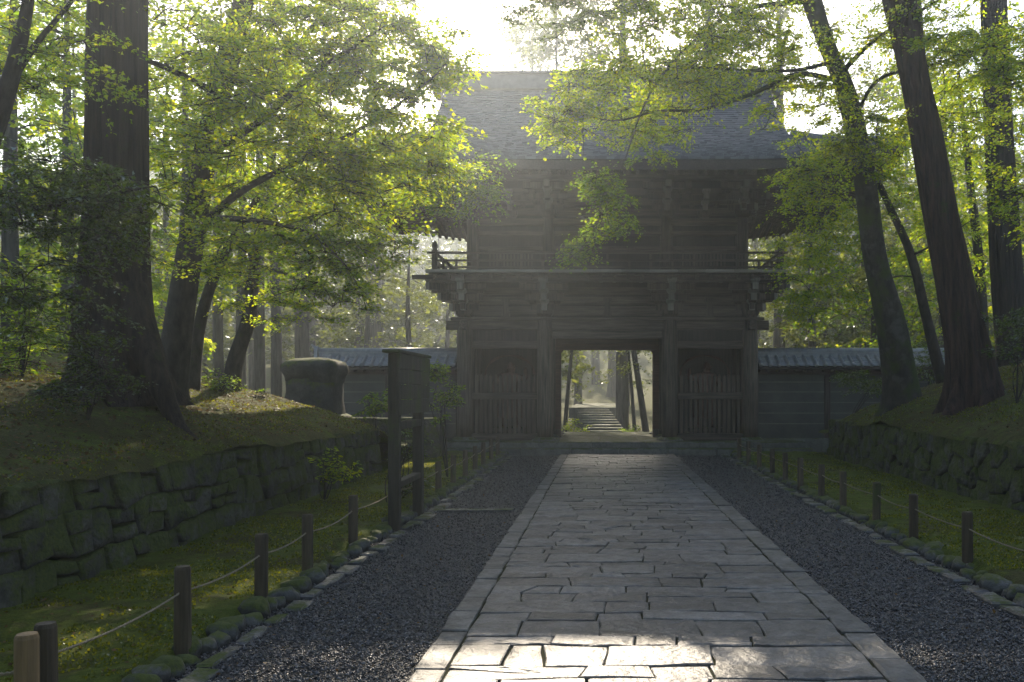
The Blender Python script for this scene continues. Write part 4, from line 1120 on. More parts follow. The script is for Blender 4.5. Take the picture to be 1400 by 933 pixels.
def tree(name, label, trunk, bark, limbs=(), crowns=(), group=None, seed=1, flare=0.0, flare_h=1.0, sides=16, lobes=5, cat='tree', twig_r=0.016, smooth_n=6, roots=()):
    r = np.random.default_rng(seed); pr_ = random.Random(seed)
    base = tuple(trunk[0][:3])
    t = thing(name, (base[0], base[1], base[2]), label, cat, group)
    tp = smooth_path(trunk, smooth_n)
    if flare:                                # finer rings low down
        zz = []
        for a, b in zip(tp, tp[1:]):
            m_ = 3 if a[2] - base[2] < flare_h * 1.2 else 1
            for k in range(m_): zz.append(a + (b - a) * k / m_)
        zz.append(tp[-1]); tp = np.array(zz)
    tr = obj('trunk', trunk_mesh(tp, sides, lobes, flare, flare_h, seed, flute=.12 if sides >= 28 else .02), bark, t, smooth=True)
    for rt in roots:
        p = smooth_path(rt, 6); obj('root', MB().tube(p[:, :3].tolist(), p[:, 3].tolist(), 9), bark, t, smooth=True)
    skel = [p[:4] for p in tp]
    for lb in limbs:
        p = smooth_path(lb, 6)
        obj('branch', MB().tube(p[:, :3].tolist(), np.maximum(p[:, 3] * .72, .006).tolist(), 8), bark, t, smooth=True)
        skel += [q for q in p]
    tw = MB(); lv = {}
    for c in crowns:
        C = np.array(c['c'], float); RAD = np.array(c['r'], float); n = c['n']
        a = norm(r.normal(0, 1, (n, 3))) * (r.random(n)[:, None] ** (1 / c.get('shell', 2.6)))
        A = C + a * RAD
        if 'layers' in c:                    # planar layers
            z = A[:, 2]; q = c['layers']; A[:, 2] = C[2] + np.round((z - C[2]) / q) * q + r.normal(0, q * .12, n)
            A[:, 2] -= 0.10 * (np.hypot(A[:, 0] - C[0], A[:, 1] - C[1]))
        SK = np.array([s[:3] for s in skel]); dm = np.array([np.min(np.linalg.norm(SK - p, axis=1)) for p in A])
        order = np.argsort(dm); pool = SK.tolist(); dirs = np.zeros((n, 3)); kept = []
        poolA = np.zeros((len(pool) + n * 3, 3)); poolA[:len(pool)] = pool; cnt = len(pool)
        for i in order:
            p = A[i]; dd = np.linalg.norm(poolA[:cnt] - p, axis=1); q = poolA[int(np.argmin(dd))].copy(); dist = dd.min()
            mid = (q + p) / 2 + np.array([0, 0, 0.10 * dist]) + r.normal(0, .06 * dist, 3)
            dirs[i] = p - mid
            if dist > 0.05:
                P = [q + (mid - q) * 0, (q + mid) / 2 + (mid - (q + p) / 2) * .4, mid, (mid + p) / 2 + (mid - (q + p) / 2) * .3, p]
                rt = twig_r * (0.5 + min(1.5, dist * .35)) * c.get('twig', 1.0)
                if c.get('twigs', True): tw.tube([x.tolist() for x in P], [rt, rt * .85, rt * .7, rt * .5, rt * .3], 4, False)
                poolA[cnt] = P[2]; poolA[cnt + 1] = p; cnt += 2
        dirs = norm(dirs + r.normal(0, .15, (n, 3)))
        Rs = c.get('R', .6) * r.uniform(.7, 1.3, n)
        sz = c.get('leaf', .07)
        P, T, N, s, O_, TIP = spray_leaves(r, A, dirs, c.get('m', 60), Rs, sz, c.get('flat', .05), c.get('jit', .5), c.get('droop', .18), c.get('spread', 2.4))
        keep = P[:, 2] > c.get('zmin', -1)
        if 'xmax' in c: keep &= P[:, 0] < c['xmax']
        if 'xmin' in c: keep &= P[:, 0] > c['xmin']
        P, T, N, s = P[keep], T[keep], N[keep], s[keep]
        shp = {0: SH0, 1: SH1, 2: SH2}[c.get('lod', 0)]
        lv.setdefault((c.get('mat', 'leafmaple'), len(shp)), []).append(leaf_verts(P, T, N, s, shp))
        if c.get('fine', True) and C[1] < 19.5:
            for i in range(n):               # the fine twigs that carry the leaves
                for e in TIP[i]:
                    tw.tube([O_[i].tolist(), e.tolist()], [.0055, .002], 3, False)
    if tw.v:
        o = obj('twigs', tw, bark, t); o['kind'] = 'stuff'
    for (mt, k), Ls in lv.items():
        o = obj('crown', np_mesh('crown', np.concatenate(Ls), k, base), mt, t); o['kind'] = 'stuff'
    return t

def P4(px, py, d, r): return (*at(px, py, d), r)
def onb(px, d, f, r, dz=-.12):
    x = (px - VX) / F * d; return (x, d, f(x, d) + dz, r)
def C(px, py, d, rx, ry, rz, n, **k):
    k['m'] = int(k.get('m', 60) * 1.75); k['leaf'] = k.get('leaf', .07) * .88; k['R'] = k.get('R', .5) * 1.12
    k.setdefault('lod', 0 if d < 11.7 else 1)
    return dict(c=at(px, py, d), r=(rx, ry, rz), n=int(n * 1.3), **k)

# --- great cedar on the long bank
tx, ty = at(160, 500, 11.0)[:2]
zb = bank_l(tx, ty) - .25
tree('cedar_tree', 'massive dark cedar trunk with flaring roots on the mossy bank', [(tx + .02, ty, zb, .55), (tx, ty, zb + .5, .50), (tx - .06, ty, zb + 1.4, .43), (tx - .03, ty, 4.2, .36), (tx, ty, 7.0, .33), (tx, ty, 12, .33), (tx, ty, 19, .12)], 'cedar',
     crowns=[dict(c=(tx, ty, 15.5), r=(2.2, 2.2, 4.0), n=60, m=70, leaf=.16, R=.9, mat='leafcedar', lod=1, twigs=True, zmin=8.5)], seed=3, flare=.42, flare_h=1.1, sides=90, lobes=7,
     roots=[[(tx + .16, ty - .08, zb + 1.5, .26), (tx + .36, ty - .16, zb + .95, .23), (tx + .62, ty - .28, zb + .48, .17), (tx + .98, ty - .42, bank_l(tx + .98, ty - .42) + .0, .09), (tx + 1.4, ty - .6, bank_l(tx + 1.4, ty - .6) - .05, .035)],
            [(tx + .02, ty - .22, zb + 1.1, .24), (tx + .10, ty - .5, zb + .5, .17), (tx + .16, ty - .9, bank_l(tx + .16, ty - .9) - .01, .07), (tx + .2, ty - 1.3, bank_l(tx + .2, ty - 1.3) - .06, .03)]])

# --- maples on the long bank
tree('maple_tree', 'dark leaning maple beside great cedar spreading bright green sprays', [onb(232, 14, bank_l, .25), P4(245, 440, 14, .225), P4(262, 330, 14, .20), P4(285, 190, 13.8, .18), P4(318, 60, 13.6, .17), P4(352, -60, 13.4, .12), P4(400, -190, 13.2, .06)], 'darkbark',
     limbs=[[P4(262, 320, 14, .10), P4(330, 262, 13, .075), P4(420, 215, 12.2, .05), P4(520, 160, 11.6, .03), P4(600, 100, 11.2, .012)],
            [P4(280, 210, 13.8, .10), P4(350, 170, 12.8, .07), P4(430, 100, 12.2, .05), P4(520, 40, 11.8, .02)],
            [P4(268, 300, 14, .08), P4(330, 300, 12.8, .06), P4(420, 318, 12, .035), P4(480, 370, 11.5, .012)],
            [P4(300, 130, 13.7, .09), P4(220, 90, 13, .06), P4(120, 60, 12.5, .03)],
            [P4(290, 170, 13.8, .09), P4(400, 70, 14.5, .06), P4(480, -40, 15, .03)]],
     crowns=[C(400, 170, 12.4, 1.5, 1.6, 1.2, 62, m=85, R=.62, leaf=.078, layers=.42),
             C(545, 170, 11.6, .85, 1.1, .85, 40, m=85, R=.5, leaf=.078, layers=.38),
             C(500, 40, 12.4, 1.0, 1.4, .7, 36, m=80, R=.55, leaf=.075, layers=.4),
             C(330, 50, 13, 1.1, 1.6, 1.0, 34, m=80, R=.6, leaf=.078, layers=.4),
             C(440, 355, 11.8, .65, .8, .5, 20, m=70, R=.42, leaf=.072, layers=.3, mat='leafgreen'),
             C(330, 330, 12.8, .9, 1.0, .6, 18, m=70, R=.45, leaf=.075, layers=.3),
             C(180, 70, 13.6, 1.2, 1.2, .8, 20, m=70, R=.6, leaf=.075, layers=.4),
             C(480, 255, 11.9, .95, 1.0, .5, 30, m=85, R=.5, leaf=.078, layers=.34), C(590, 70, 12, .55, .8, .6, 18, m=80, R=.42, leaf=.074, layers=.34), C(270, 210, 13.2, 1.0, 1.0, .8, 26, m=80, R=.55, leaf=.078, layers=.4), C(430, 60, 12.6, 1.1, 1.2, .8, 30, m=80, R=.55, leaf=.078, layers=.4)], seed=11, flare=.35, flare_h=.6)
tree('maple_tree', 'slim curving maple stem between the two leaning maples of the bank', [onb(262, 16, bank_l, .13), P4(272, 450, 16, .115), P4(290, 385, 16, .10), P4(322, 320, 15.8, .08), P4(352, 270, 15.6, .06), P4(380, 200, 15.5, .03)], 'darkbark',
     crowns=[C(370, 250, 15.3, 1.1, 1.0, .8, 26, m=70, R=.5, leaf=.078, layers=.35), C(300, 350, 15.6, .9, .8, .5, 14, m=60, R=.45, leaf=.078, layers=.3)], seed=12, flare=.2, flare_h=.4, sides=10)
tree('maple_tree', 'slender S-curved maple rising from bank near the squat pillar', [onb(314, 17.5, bank_l, .19), P4(322, 490, 17.5, .165), P4(340, 435, 17.5, .15), P4(344, 385, 17.4, .13), P4(352, 330, 17.2, .11), P4(370, 270, 17, .09), P4(400, 190, 16.8, .05), P4(430, 110, 16.6, .02)], 'darkbark',
     limbs=[[P4(346, 360, 17.3, .06), P4(400, 380, 16.4, .04), P4(455, 420, 15.8, .012)], [P4(372, 262, 17, .06), P4(450, 235, 16.8, .045), P4(540, 240, 16.8, .03), P4(640, 250, 17, .01)]],
     crowns=[C(420, 300, 16.2, 1.4, 1.2, 1.0, 40, m=75, R=.55, leaf=.08, layers=.38, mat='leafgreen'), C(455, 390, 15.6, .7, .7, .5, 14, m=65, R=.42, leaf=.078, layers=.3, mat='leafgreen'),
             C(360, 410, 16.6, .8, .8, .4, 12, m=60, R=.42, leaf=.08, layers=.3), C(600, 243, 16.9, 1.25, 1.2, .75, 48, m=75, R=.48, leaf=.078, layers=.32, mat='leafgreen'), C(520, 330, 16.4, .7, .8, .35, 12, m=70, R=.42, leaf=.078, layers=.3, mat='leafgreen'), C(520, 230, 16.8, .9, .9, .5, 20, m=70, R=.5, leaf=.078, layers=.3, mat='leafgreen')], seed=13, flare=.3, flare_h=.5, sides=12)
# limb of a maple standing beyond the cedar: low sprays before the trunk, shade put into their dark leaf colour
tree('maple_tree', 'forked maple at the bank edge whose shaded sprays cross the cedar', [onb(-120, 9.5, bank_l, .18), P4(-90, 380, 9.4, .15), P4(-30, 230, 9.3, .12), P4(10, 120, 9.2, .09), P4(35, 20, 9.1, .06), P4(50, -90, 9, .03)], 'darkbark',
     limbs=[[P4(-60, 300, 9.3, .07), P4(30, 290, 8.8, .05), P4(130, 270, 8.4, .03), P4(210, 255, 8.2, .01)], [P4(10, 120, 9.2, .06), P4(50, 60, 9.3, .045), P4(100, 0, 9.4, .03)]],
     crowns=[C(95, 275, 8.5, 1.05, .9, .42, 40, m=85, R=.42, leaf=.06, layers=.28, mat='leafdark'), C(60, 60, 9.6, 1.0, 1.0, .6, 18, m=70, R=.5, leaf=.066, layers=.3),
             C(40, 400, 9.0, .8, .8, .5, 14, m=70, R=.42, leaf=.062, layers=.3, mat='leafdark')], seed=14, sides=10)
# --- short-wall side
mz = bank_r(6.5, 18.5)
tree('maple_tree', 'big mossy maple trunk leaning over path with long bare limb', [onb(1236, 18.5, bank_r, .42, -.25), P4(1232, 520, 18.4, .36), P4(1218, 440, 18.2, .31), P4(1196, 350, 18, .245), P4(1182, 240, 17.8, .225), P4(1158, 130, 17.5, .20), P4(1130, 60, 17.3, .18), P4(1105, -20, 17.1, .20), P4(1085, -140, 16.8, .12), P4(1070, -260, 16.6, .05)], 'maplebark',
     limbs=[[P4(1155, 112, 17.5, .085), P4(1090, 102, 16.9, .07), P4(1030, 128, 16.3, .055), P4(960, 150, 15.6, .042), P4(900, 152, 15, .032), P4(840, 165, 14.5, .022), P4(760, 150, 14, .010)],
            [P4(1140, 85, 17.4, .06), P4(1080, 97, 16.8, .045), P4(1000, 95, 16.2, .03), P4(930, 92, 15.7, .014)],
            [P4(1150, 100, 17.5, .08), P4(1190, 60, 17, .06), P4(1250, 20, 16.5, .045), P4(1340, -30, 16, .02)],
            [P4(1110, 0, 17.1, .09), P4(1000, 20, 16, .05), P4(900, 110, 14.6, .028), P4(850, 230, 13.8, .014), P4(815, 320, 13.4, .006)],
            [P4(1150, 120, 17.5, .06), P4(1050, 120, 17.8, .05), P4(960, 150, 18.2, .03), P4(870, 165, 18.6, .01)],
            [P4(1165, 170, 17.6, .06), P4(1200, 110, 17.0, .05), P4(1270, 90, 16.6, .04), P4(1360, 60, 16, .02)],
            [P4(1100, -40, 17, .1), P4(960, -60, 15, .06), P4(820, -40, 13.5, .03), P4(720, 0, 12.5, .01)]],
     crowns=[C(900, 100, 15.0, 1.7, 1.5, .75, 60, m=75, R=.55, leaf=.076, layers=.36),
             C(770, 150, 14.0, .75, .9, .42, 20, m=70, R=.40, leaf=.072, layers=.3),
             C(1020, 60, 16.2, 1.4, 1.6, .85, 46, m=75, R=.55, leaf=.078, layers=.36),
             C(835, 270, 13.6, .5, .6, .75, 24, m=62, R=.32, leaf=.068, layers=.28, mat='leafgreen'),
             C(795, 335, 13.4, .25, .3, .35, 9, m=55, R=.25, leaf=.064, layers=.2, mat='leafgreen'),
             C(1230, 40, 16.8, 1.6, 1.6, .8, 42, m=75, R=.58, leaf=.08, layers=.36),
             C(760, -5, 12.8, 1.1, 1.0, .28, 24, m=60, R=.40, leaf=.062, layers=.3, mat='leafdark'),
             C(930, 10, 14.6, 1.4, 1.2, .45, 34, m=70, R=.5, leaf=.072, layers=.3),
             C(880, 165, 18.6, 1.2, .9, .55, 30, m=70, R=.48, leaf=.078, layers=.3), C(1190, 190, 17.0, .9, .9, .6, 26, m=75, R=.5, leaf=.078, layers=.34), C(1300, 160, 17.6, 1.2, 1.0, .8, 24, m=75, R=.55, leaf=.08, layers=.34), C(1100, 140, 17, 1.0, 1.2, .5, 20, m=70, R=.48, leaf=.078, layers=.3)], seed=21, flare=.55, flare_h=.8, sides=24)
tree('cedar_tree', 'tall reddish cedar trunk leaning beside the big mossy maple', [onb(1335, 16.2, bank_r, .50, -.25), P4(1328, 500, 16.2, .42), P4(1312, 420, 16.2, .355), P4(1290, 310, 16.2, .305), P4(1268, 190, 16.2, .28), P4(1246, 80, 16.2, .255), P4(1228, -40, 16.2, .33), P4(1190, -260, 16.2, .2)], 'redcedar',
     crowns=[dict(c=(5.6, 16.2, 15.5), r=(2.2, 2.2, 3.2), n=40, m=60, leaf=.16, R=.9, mat='leafcedar', lod=1, zmin=10.5)], seed=22, flare=.5, flare_h=1.0, sides=80, lobes=7)
tree('maple_tree', 'thin bent maple sapling between the mossy maple and red cedar', [onb(1290, 20.5, bank_r, .15), P4(1268, 440, 20.4, .125), P4(1246, 350, 20.2, .11), P4(1215, 280, 20, .09), P4(1192, 230, 19.8, .07), P4(1172, 190, 19.6, .04)], 'darkbark',
     limbs=[[P4(1246, 350, 20.2, .05), P4(1285, 330, 19.5, .03), P4(1330, 300, 19, .01)]],
     crowns=[C(1130, 300, 19.6, 1.2, 1.2, 1.3, 44, m=75, R=.55, leaf=.085, layers=.42), C(1120, 400, 20, 1.0, 1.0, .75, 26, m=75, R=.5, leaf=.085, layers=.36),
             C(1105, 235, 19.0, .9, .9, .7, 24, m=75, R=.5, leaf=.085, layers=.36), C(1250, 240, 19.6, 1.3, 1.2, 1.0, 26, m=75, R=.55, leaf=.085, layers=.42)], seed=23, sides=10)
tree('cedar_tree', 'dark upright cedar trunk behind the reddish cedar', [onb(1392, 20, bank_r, .42, -.2), P4(1386, 480, 20, .37), P4(1372, 300, 20, .33), P4(1364, 150, 20, .30), P4(1358, 0, 20, .27), P4(1350, -220, 20, .2)], 'cedar',
     crowns=[dict(c=(9.3, 20, 16), r=(2.2, 2.2, 3.2), n=36, m=60, leaf=.16, R=.9, mat='leafcedar', lod=1, zmin=12)], seed=24, flare=.4, flare_h=.8, sides=64, lobes=6)
tree('maple_tree', 'bright leafy maple filling the slope behind the red cedar', [onb(1350, 23, bank_r, .18), P4(1340, 380, 23, .14), P4(1325, 240, 23, .10), P4(1310, 100, 23, .05)], 'darkbark',
     crowns=[C(1330, 300, 22.5, 2.2, 1.6, 1.9, 54, m=75, R=.65, leaf=.10, layers=.5, lod=1), C(1330, 130, 22, 2.2, 1.6, 1.6, 44, m=75, R=.65, leaf=.10, layers=.5, lod=1)], seed=25, sides=8)
tree('maple_tree', 'shaded maple with dark drooping sprays on the upper slope', [onb(1480, 15.5, bank_r, .16), P4(1470, 380, 15.5, .13), P4(1450, 240, 15.4, .10), P4(1430, 100, 15.2, .05)], 'darkbark',
     limbs=[[P4(1460, 300, 15.5, .06), P4(1410, 270, 15, .04), P4(1360, 260, 14.6, .01)]],
     crowns=[C(1410, 260, 15, .9, .9, .8, 22, m=70, R=.45, leaf=.076, layers=.36), C(1345, 50, 15.6, 1.2, 1.0, .7, 26, m=75, R=.5, leaf=.078, layers=.34), C(1400, 120, 15.2, 1.0, .9, .7, 22, m=70, R=.5, leaf=.076, layers=.36), C(1410, 430, 15.6, .8, .8, .4, 12, m=70, R=.45, leaf=.08, layers=.3, mat='leafdark')], seed=26, sides=8)

# --- woods behind
def bg_tree(name, label, x, y, h, r0, crown_z, rad, n, mat, seed, group, bark='greybark', leaf=.15, lean=0.0, m=55, zs=None):
    z0 = max(ground_z(x, y), -.1) - .15
    r = random.Random(seed)
    tr_ = [(x, y, z0, r0), (x + lean * .3 + r.uniform(-.1, .1), y, z0 + h * .3, r0 * .85), (x + lean * .65 + r.uniform(-.15, .15), y, z0 + h * .62, r0 * .6), (x + lean, y, z0 + h * .95, r0 * .15)]
    cr = []
    k = max(1, int((h - crown_z) / 3.2))
    for i in range(k):  # also the shaded maple leaf on the sprays crossing the cedar
        cz = crown_z + (h - crown_z) * (i + .5) / k
        mat = 'leafmist' if y > 34.5 else mat  # far crowns take the leaf colour greyed for mist
        cr.append(dict(c=(x + lean * cz / h + r.uniform(-.5, .5), y + r.uniform(-.4, .4), z0 + cz), r=(rad * r.uniform(.75, 1.1), rad * .9, (h - crown_z) / k * .65), n=max(6, n // k), m=m, R=.85, leaf=leaf, mat=mat, lod=1, layers=.7, flat=.12, jit=.7))
    return tree(name, label, tr_, bark, crowns=cr, group=group, seed=seed, sides=9, twig_r=.02, flare=.25, flare_h=.6, smooth_n=4)
G1 = 'misty leafy trees behind the long bank'; G2 = 'leafy trees on the slope behind the red cedar'; G3 = 'bare misty trunks beyond the squat pillar'; G4 = 'trees beyond the gateway'
def ranked(rows, px0, d0):
    x0 = (px0 - VX) / F * d0
    return sorted(rows, key=lambda q: math.hypot((q[0] - VX) / F * q[1] - x0, q[1] - d0))
sd = 200
for q_, (px, d, h, cz, rad, n, mat) in enumerate(ranked([(20, 19, 12.5, 3.0, 2.8, 62, 'leafmaple'), (90, 25, 15, 4, 3.2, 60, 'leafgreen'), (-90, 23, 14, 3, 3.2, 50, 'leafgreen'), (170, 31, 17, 5, 3.6, 66, 'leafmaple'), (250, 27, 14, 6, 3.0, 50, 'leafgreen'), (10, 34, 17, 3, 4, 56, 'leafgreen'),
                                  (330, 34, 16.5, 7, 3.6, 56, 'leafmaple'), (420, 36, 15.5, 7, 3.4, 50, 'leafgreen'), (100, 42, 20, 5, 4.2, 50, 'leafgreen'), (230, 45, 21, 6, 4.4, 50, 'leafgreen'), (345, 50, 21, 6, 4.6, 50, 'leafgreen')], 160, 11)):
    bg_tree('leafy_tree', 'leafy green tree, %s the great cedar, in wood behind the long bank' % ORD[q_], (px - VX) / F * d, d, h, .22, max(1.5, cz - 1.5), rad * 1.05, int(n * 1.7), mat, sd, G1, leaf=.17 if d < 30 else .23, m=75); sd += 1
for q_, (px, d, h, cz, rad, n, mat) in enumerate(ranked([(1290, 29, 13.5, 2.5, 3.0, 62, 'leafmaple'), (1200, 33, 13, 2.5, 3.0, 60, 'leafgreen'), (1400, 31, 15.5, 3, 3.4, 60, 'leafmaple'), (1110, 38, 12.5, 3, 3.0, 54, 'leafgreen'), (1180, 44, 18, 4, 4, 56, 'leafgreen'), (1300, 40, 18, 4, 4, 56, 'leafmaple'), (1420, 42, 19, 4, 4.2, 50, 'leafgreen'), (1090, 50, 15, 4, 3.4, 46, 'leafgreen'), (1240, 54, 22, 5, 4.6, 46, 'leafgreen')], 1330, 16)):
    bg_tree('leafy_tree', 'leafy green tree, %s the reddish cedar, in wood behind the short wall' % ORD[q_], (px - VX) / F * d, d, h, .22, max(1.5, cz - 1), rad * 1.05, int(n * 1.6), mat, sd, G2, leaf=.17 if d < 34 else .23, m=75); sd += 1
L3 = 'tall bare grey trunk fading into mist beyond the squat pillar'
for px, d, r0 in [(424, 48, .34), (412, 38, .22), (378, 30, .20), (356, 33, .22), (300, 36, .24)]:
    x = (px - VX) / F * d
    bg_tree('cedar_tree', 'tall bare grey misty trunk, %s the squat pillar among the bare trunks' % ORD[[424, 412, 378, 356, 300].index(px)], x, d, 17 + (d - 30) * .35, r0, 11 + (d - 30) * .25, 1.9, 22, 'leafcedar', sd, G3, leaf=.18, lean=rnd.uniform(-.4, .4)); sd += 1
L4 = 'pale leafy tree in bright mist behind the tiled wall beside pillar'
for q_, (px, d, h, cz, rad, n) in enumerate(ranked([(560, 36, 8.5, 1.6, 2.4, 46), (500, 41, 9.5, 2.5, 2.6, 44), (610, 44, 9, 2, 2.6, 40), (540, 55, 13, 3, 3.4, 40), (470, 60, 17, 4, 4, 40), (600, 66, 14, 3, 4, 36)], 431, 20.6)):
    bg_tree('leafy_tree', 'pale leafy tree in bright mist behind tiled wall, %s the squat pillar' % ORD[q_], (px - VX) / F * d, d, h, .17, cz, rad, n, 'leafmaple' if d < 45 else 'leafgreen', sd, 'pale trees behind the tiled wall', leaf=.16); sd += 1
L5 = 'misty tree rising beyond the gateway beside the stone stairs'
for q_, (px, d, h, cz, rad, n, r0, ln) in enumerate(ranked([(884, 37, 9, 3.0, 2.0, 30, .15, -1.2), (868, 41, 9, 3.0, 1.8, 26, .10, -.8), (771, 36, 7.5, 2.6, 1.3, 20, .10, .4), (836, 66, 9.5, 4, 2.6, 30, .4, 0), (815, 74, 11, 5, 3, 28, .4, 0), (855, 60, 9, 4, 2.4, 28, .3, 0), (790, 58, 8.5, 3.4, 2.2, 28, .3, 0), (905, 52, 9, 2, 2.4, 28, .3, 0), (750, 50, 9, 2, 2.4, 28, .3, 0)], 828, 36.5)):
    bg_tree('leafy_tree', 'misty tree beyond the gateway, %s the foot of the stone stairs' % ORD[q_], (px - VX) / F * d, d, h, r0, cz, rad, n, 'leafmaple' if d < 45 else 'leafgreen', sd, G4, leaf=.12 if d < 45 else .18, lean=ln); sd += 1
bg_tree('leafy_tree', 'lone pale tree whose top rises above the gate ridge', -6.3, 75, 33.5, .4, 22, 3.4, 170, 'leafgreen', 299, None, leaf=.26)
for i, (x, y, h) in enumerate([(0.9, 41, 27), (5.0, 40, 26), (8.8, 43, 26), (-3.2, 50, 17.8), (-2.6, 46, 30), (-12.3, 46, 31)]):  # small-topped, slender and long-bank trees are added to block sun
    bg_tree('leafy_tree', ['tall leafy tree rising behind the middle of the gate roof', 'tall leafy tree rising behind the roof end towards the mossy maple', 'tall leafy tree behind the gate, beside the tiled wall of the maple', 'unseen small-topped tree added behind the gate roof to block sun', 'very tall slender tree added above the open gate ridge to block sun', 'tall leafy tree added behind the long bank maples to block sun'][i], x, y, h, .13 if h in (29, 30) else .34, {17.8: 12.8, 30: 19.5, 29: 22.3, 31: 21.5}.get(h, 5.5), {17.8: 2.4, 30: 2.9, 29: 1.5, 31: 2.8}.get(h, 3.3), {17.8: 90, 30: 200, 29: 27, 31: 190}.get(h, 190), 'leafmaple' if i % 2 else 'leafgreen', 320 + i, 'leafy trees directly behind the gate', leaf=.21, m=70)

# --- the wood that closes the view
FAR = random.Random(77); spots = []
for d0, d1, n_, kk in ((44, 58, 17, 0), (60, 76, 17, 1), (80, 100, 16, 2)):
    for i in range(n_):
        px = -140 + 1700 * (i + FAR.uniform(.15, .85)) / n_; d = FAR.uniform(d0, d1)
        x = (px - VX) / F * d
        gap = 560 < px < 860
        if 720 < px < 930: continue
        h = (0.13 if 640 < px < 960 else .2 if px < 640 else .26) * d + FAR.uniform(-1.5, 1.5); h -= max(0, ground_z(x, d)) * .5
        lab = 'far misty tree closing the view behind the gate' if gap else ('far misty tree of the deep wood beyond the long bank' if px < 600 else 'far misty tree of the deep wood beyond the short wall')
        bg_tree('forest_tree', lab, x, d, h, .35, 1.2 if kk else 3, 3.4 + .03 * d, 80, 'leafgreen' if i % 3 else 'leafdark', 700 + kk * 40 + i, lab.replace('tree', 'trees'), leaf=.26 + .002 * d, m=50)

def distant_wood():
    r = np.random.default_rng(5); Ps = []; Ss = []
    for i in range(230):
        x = r.uniform(-120, 120); y = r.uniform(98, 135); z = ground_z(x, y); h = r.uniform(9, 15); w_ = r.uniform(3.0, 4.6); k = 270
        a = norm(r.normal(0, 1, (k, 3))) * (r.random(k)[:, None] ** .4); a[:, 2] = a[:, 2] * .5 + .5
        lump = 1 + .25 * np.sin(a[:, :1] * 5 + i) + .2 * np.cos(a[:, 1:2] * 6 + i)
        p = np.concatenate([a[:, :2] * w_ * lump * (1.1 - .55 * a[:, 2:]), a[:, 2:] * h], 1) + np.array([x, y, z])
        Ps.append(p); Ss.append(r.uniform(.45, .95, k))
    P = np.concatenate(Ps); s_ = np.concatenate(Ss); k = len(P)
    T = norm(r.normal(0, 1, (k, 3))); N = norm(np.array([0, -.3, .7]) + r.normal(0, .6, (k, 3))); N = norm(N - T * np.sum(N * T, 1, keepdims=True))
    o = obj('distant_wood', np_mesh('distant_wood', leaf_verts(P, T, N, s_, SH1 * np.array([1, 1.5, 1])), 4), 'leafmist'); tag(o, 'soft misty wooded hillside far behind the gate', 'wood', None, 'stuff')
distant_wood()
# the avenue goes on behind the first paving stones: its trees shade the gate front and the banks
for i, (x, y, h, rd) in enumerate([(-6.5, -2, 15, 3.6), (7.5, -1, 16, 3.6), (-9.5, -9, 18, 4.2), (9, -9, 18, 4.2), (-3.6, -13, 17, 4.2), (3.8, -15, 18, 4.2), (-14, -16, 19, 4.8), (14, -17, 19, 4.8), (0, -24, 20, 5), (-9, -26, 20, 5), (9, -27, 20, 5)]):
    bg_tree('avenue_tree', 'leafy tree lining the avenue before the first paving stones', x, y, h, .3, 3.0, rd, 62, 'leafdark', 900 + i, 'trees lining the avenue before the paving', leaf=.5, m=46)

# --- shrubs
def shrub(name, label, base, parts, mat, seed, leaf=.06, n=10, m=50, R=.28, stems=4, group=None):
    r = random.Random(seed); x, y, z = base
    crowns = [dict(c=c, r=rd, n=n, m=m, R=R, leaf=leaf, mat=mat, lod=2, flat=.05, jit=.6, zmin=z) for c, rd in parts]
    c0 = parts[0][0]
    limbs = [[(x, y, z - .05, .014), ((x + c0[0]) / 2 + r.uniform(-.15, .15), (y + c0[1]) / 2 + r.uniform(-.1, .1), z + (c0[2] - z) * .5, .010), (c0[0] + r.uniform(-.3, .3), c0[1] + r.uniform(-.2, .2), c0[2] + r.uniform(-.1, .2), .004)] for _ in range(stems)]
    return tree(name, label, [(x, y, z - .1, .022), ((x + c0[0]) / 2, (y + c0[1]) / 2, (z + c0[2]) / 2, .016), (c0[0], c0[1], c0[2], .006)], 'darkbark', limbs, crowns, group, seed, sides=6, cat='shrub', twig_r=.006)
bx0 = at(120, 520, 9.6); shrub('shrub', 'dark low maple shrub in front of the great cedar trunk', (bx0[0], 9.6, bank_l(bx0[0], 9.6)), [(at(130, 465, 9.5), (.38, .4, .35)), (at(140, 520, 9.5), (.40, .4, .22)), (at(95, 540, 9.4), (.3, .35, .15))], 'leafdark', 401, .055, 14, 60, .26)
bx0 = at(30, 480, 12); shrub('shrub', 'twiggy dark shrub behind the great cedar', (bx0[0], 12, bank_l(bx0[0], 12)), [(at(35, 420, 12), (.9, .6, .6)), (at(20, 480, 12), (.9, .5, .3))], 'leafgreen', 402, .07, 22, 50, .35)
shrub('shrub', 'small bright shrub growing from the foot of long stone wall', (-4.35, 13.3, .08), [(at(446, 632, 13.2), (.18, .2, .28)), (at(468, 645, 13.2), (.25, .2, .16))], 'leafmaple', 403, .075, 9, 26, .16, 3)
shrub('shrub', 'dark shrub between notice board and the gate corner column', (at(612, 600, 17)[0], 17, .08), [(at(607, 545, 16.8), (.38, .4, .42)), (at(590, 510, 16.6), (.3, .3, .25))], 'leafgreen', 404, .07, 18, 50, .26, 5)
shrub('shrub', 'leafy shrub on the end of long wall beside squat pillar', (at(512, 590, 18)[0], 18.0, .5), [(at(515, 555, 17.9), (.34, .35, .25)), (at(545, 540, 17.2), (.3, .3, .22))], 'leafgreen', 405, .075, 15, 50, .24, 5)
shrub('shrub', 'sparse undergrowth at the foot of the notice board', (-3.3, 13.0, .08), [(at(560, 610, 13.6), (.22, .3, .40)), (at(558, 665, 13.4), (.26, .3, .16))], 'leafdark', 406, .06, 16, 44, .22)
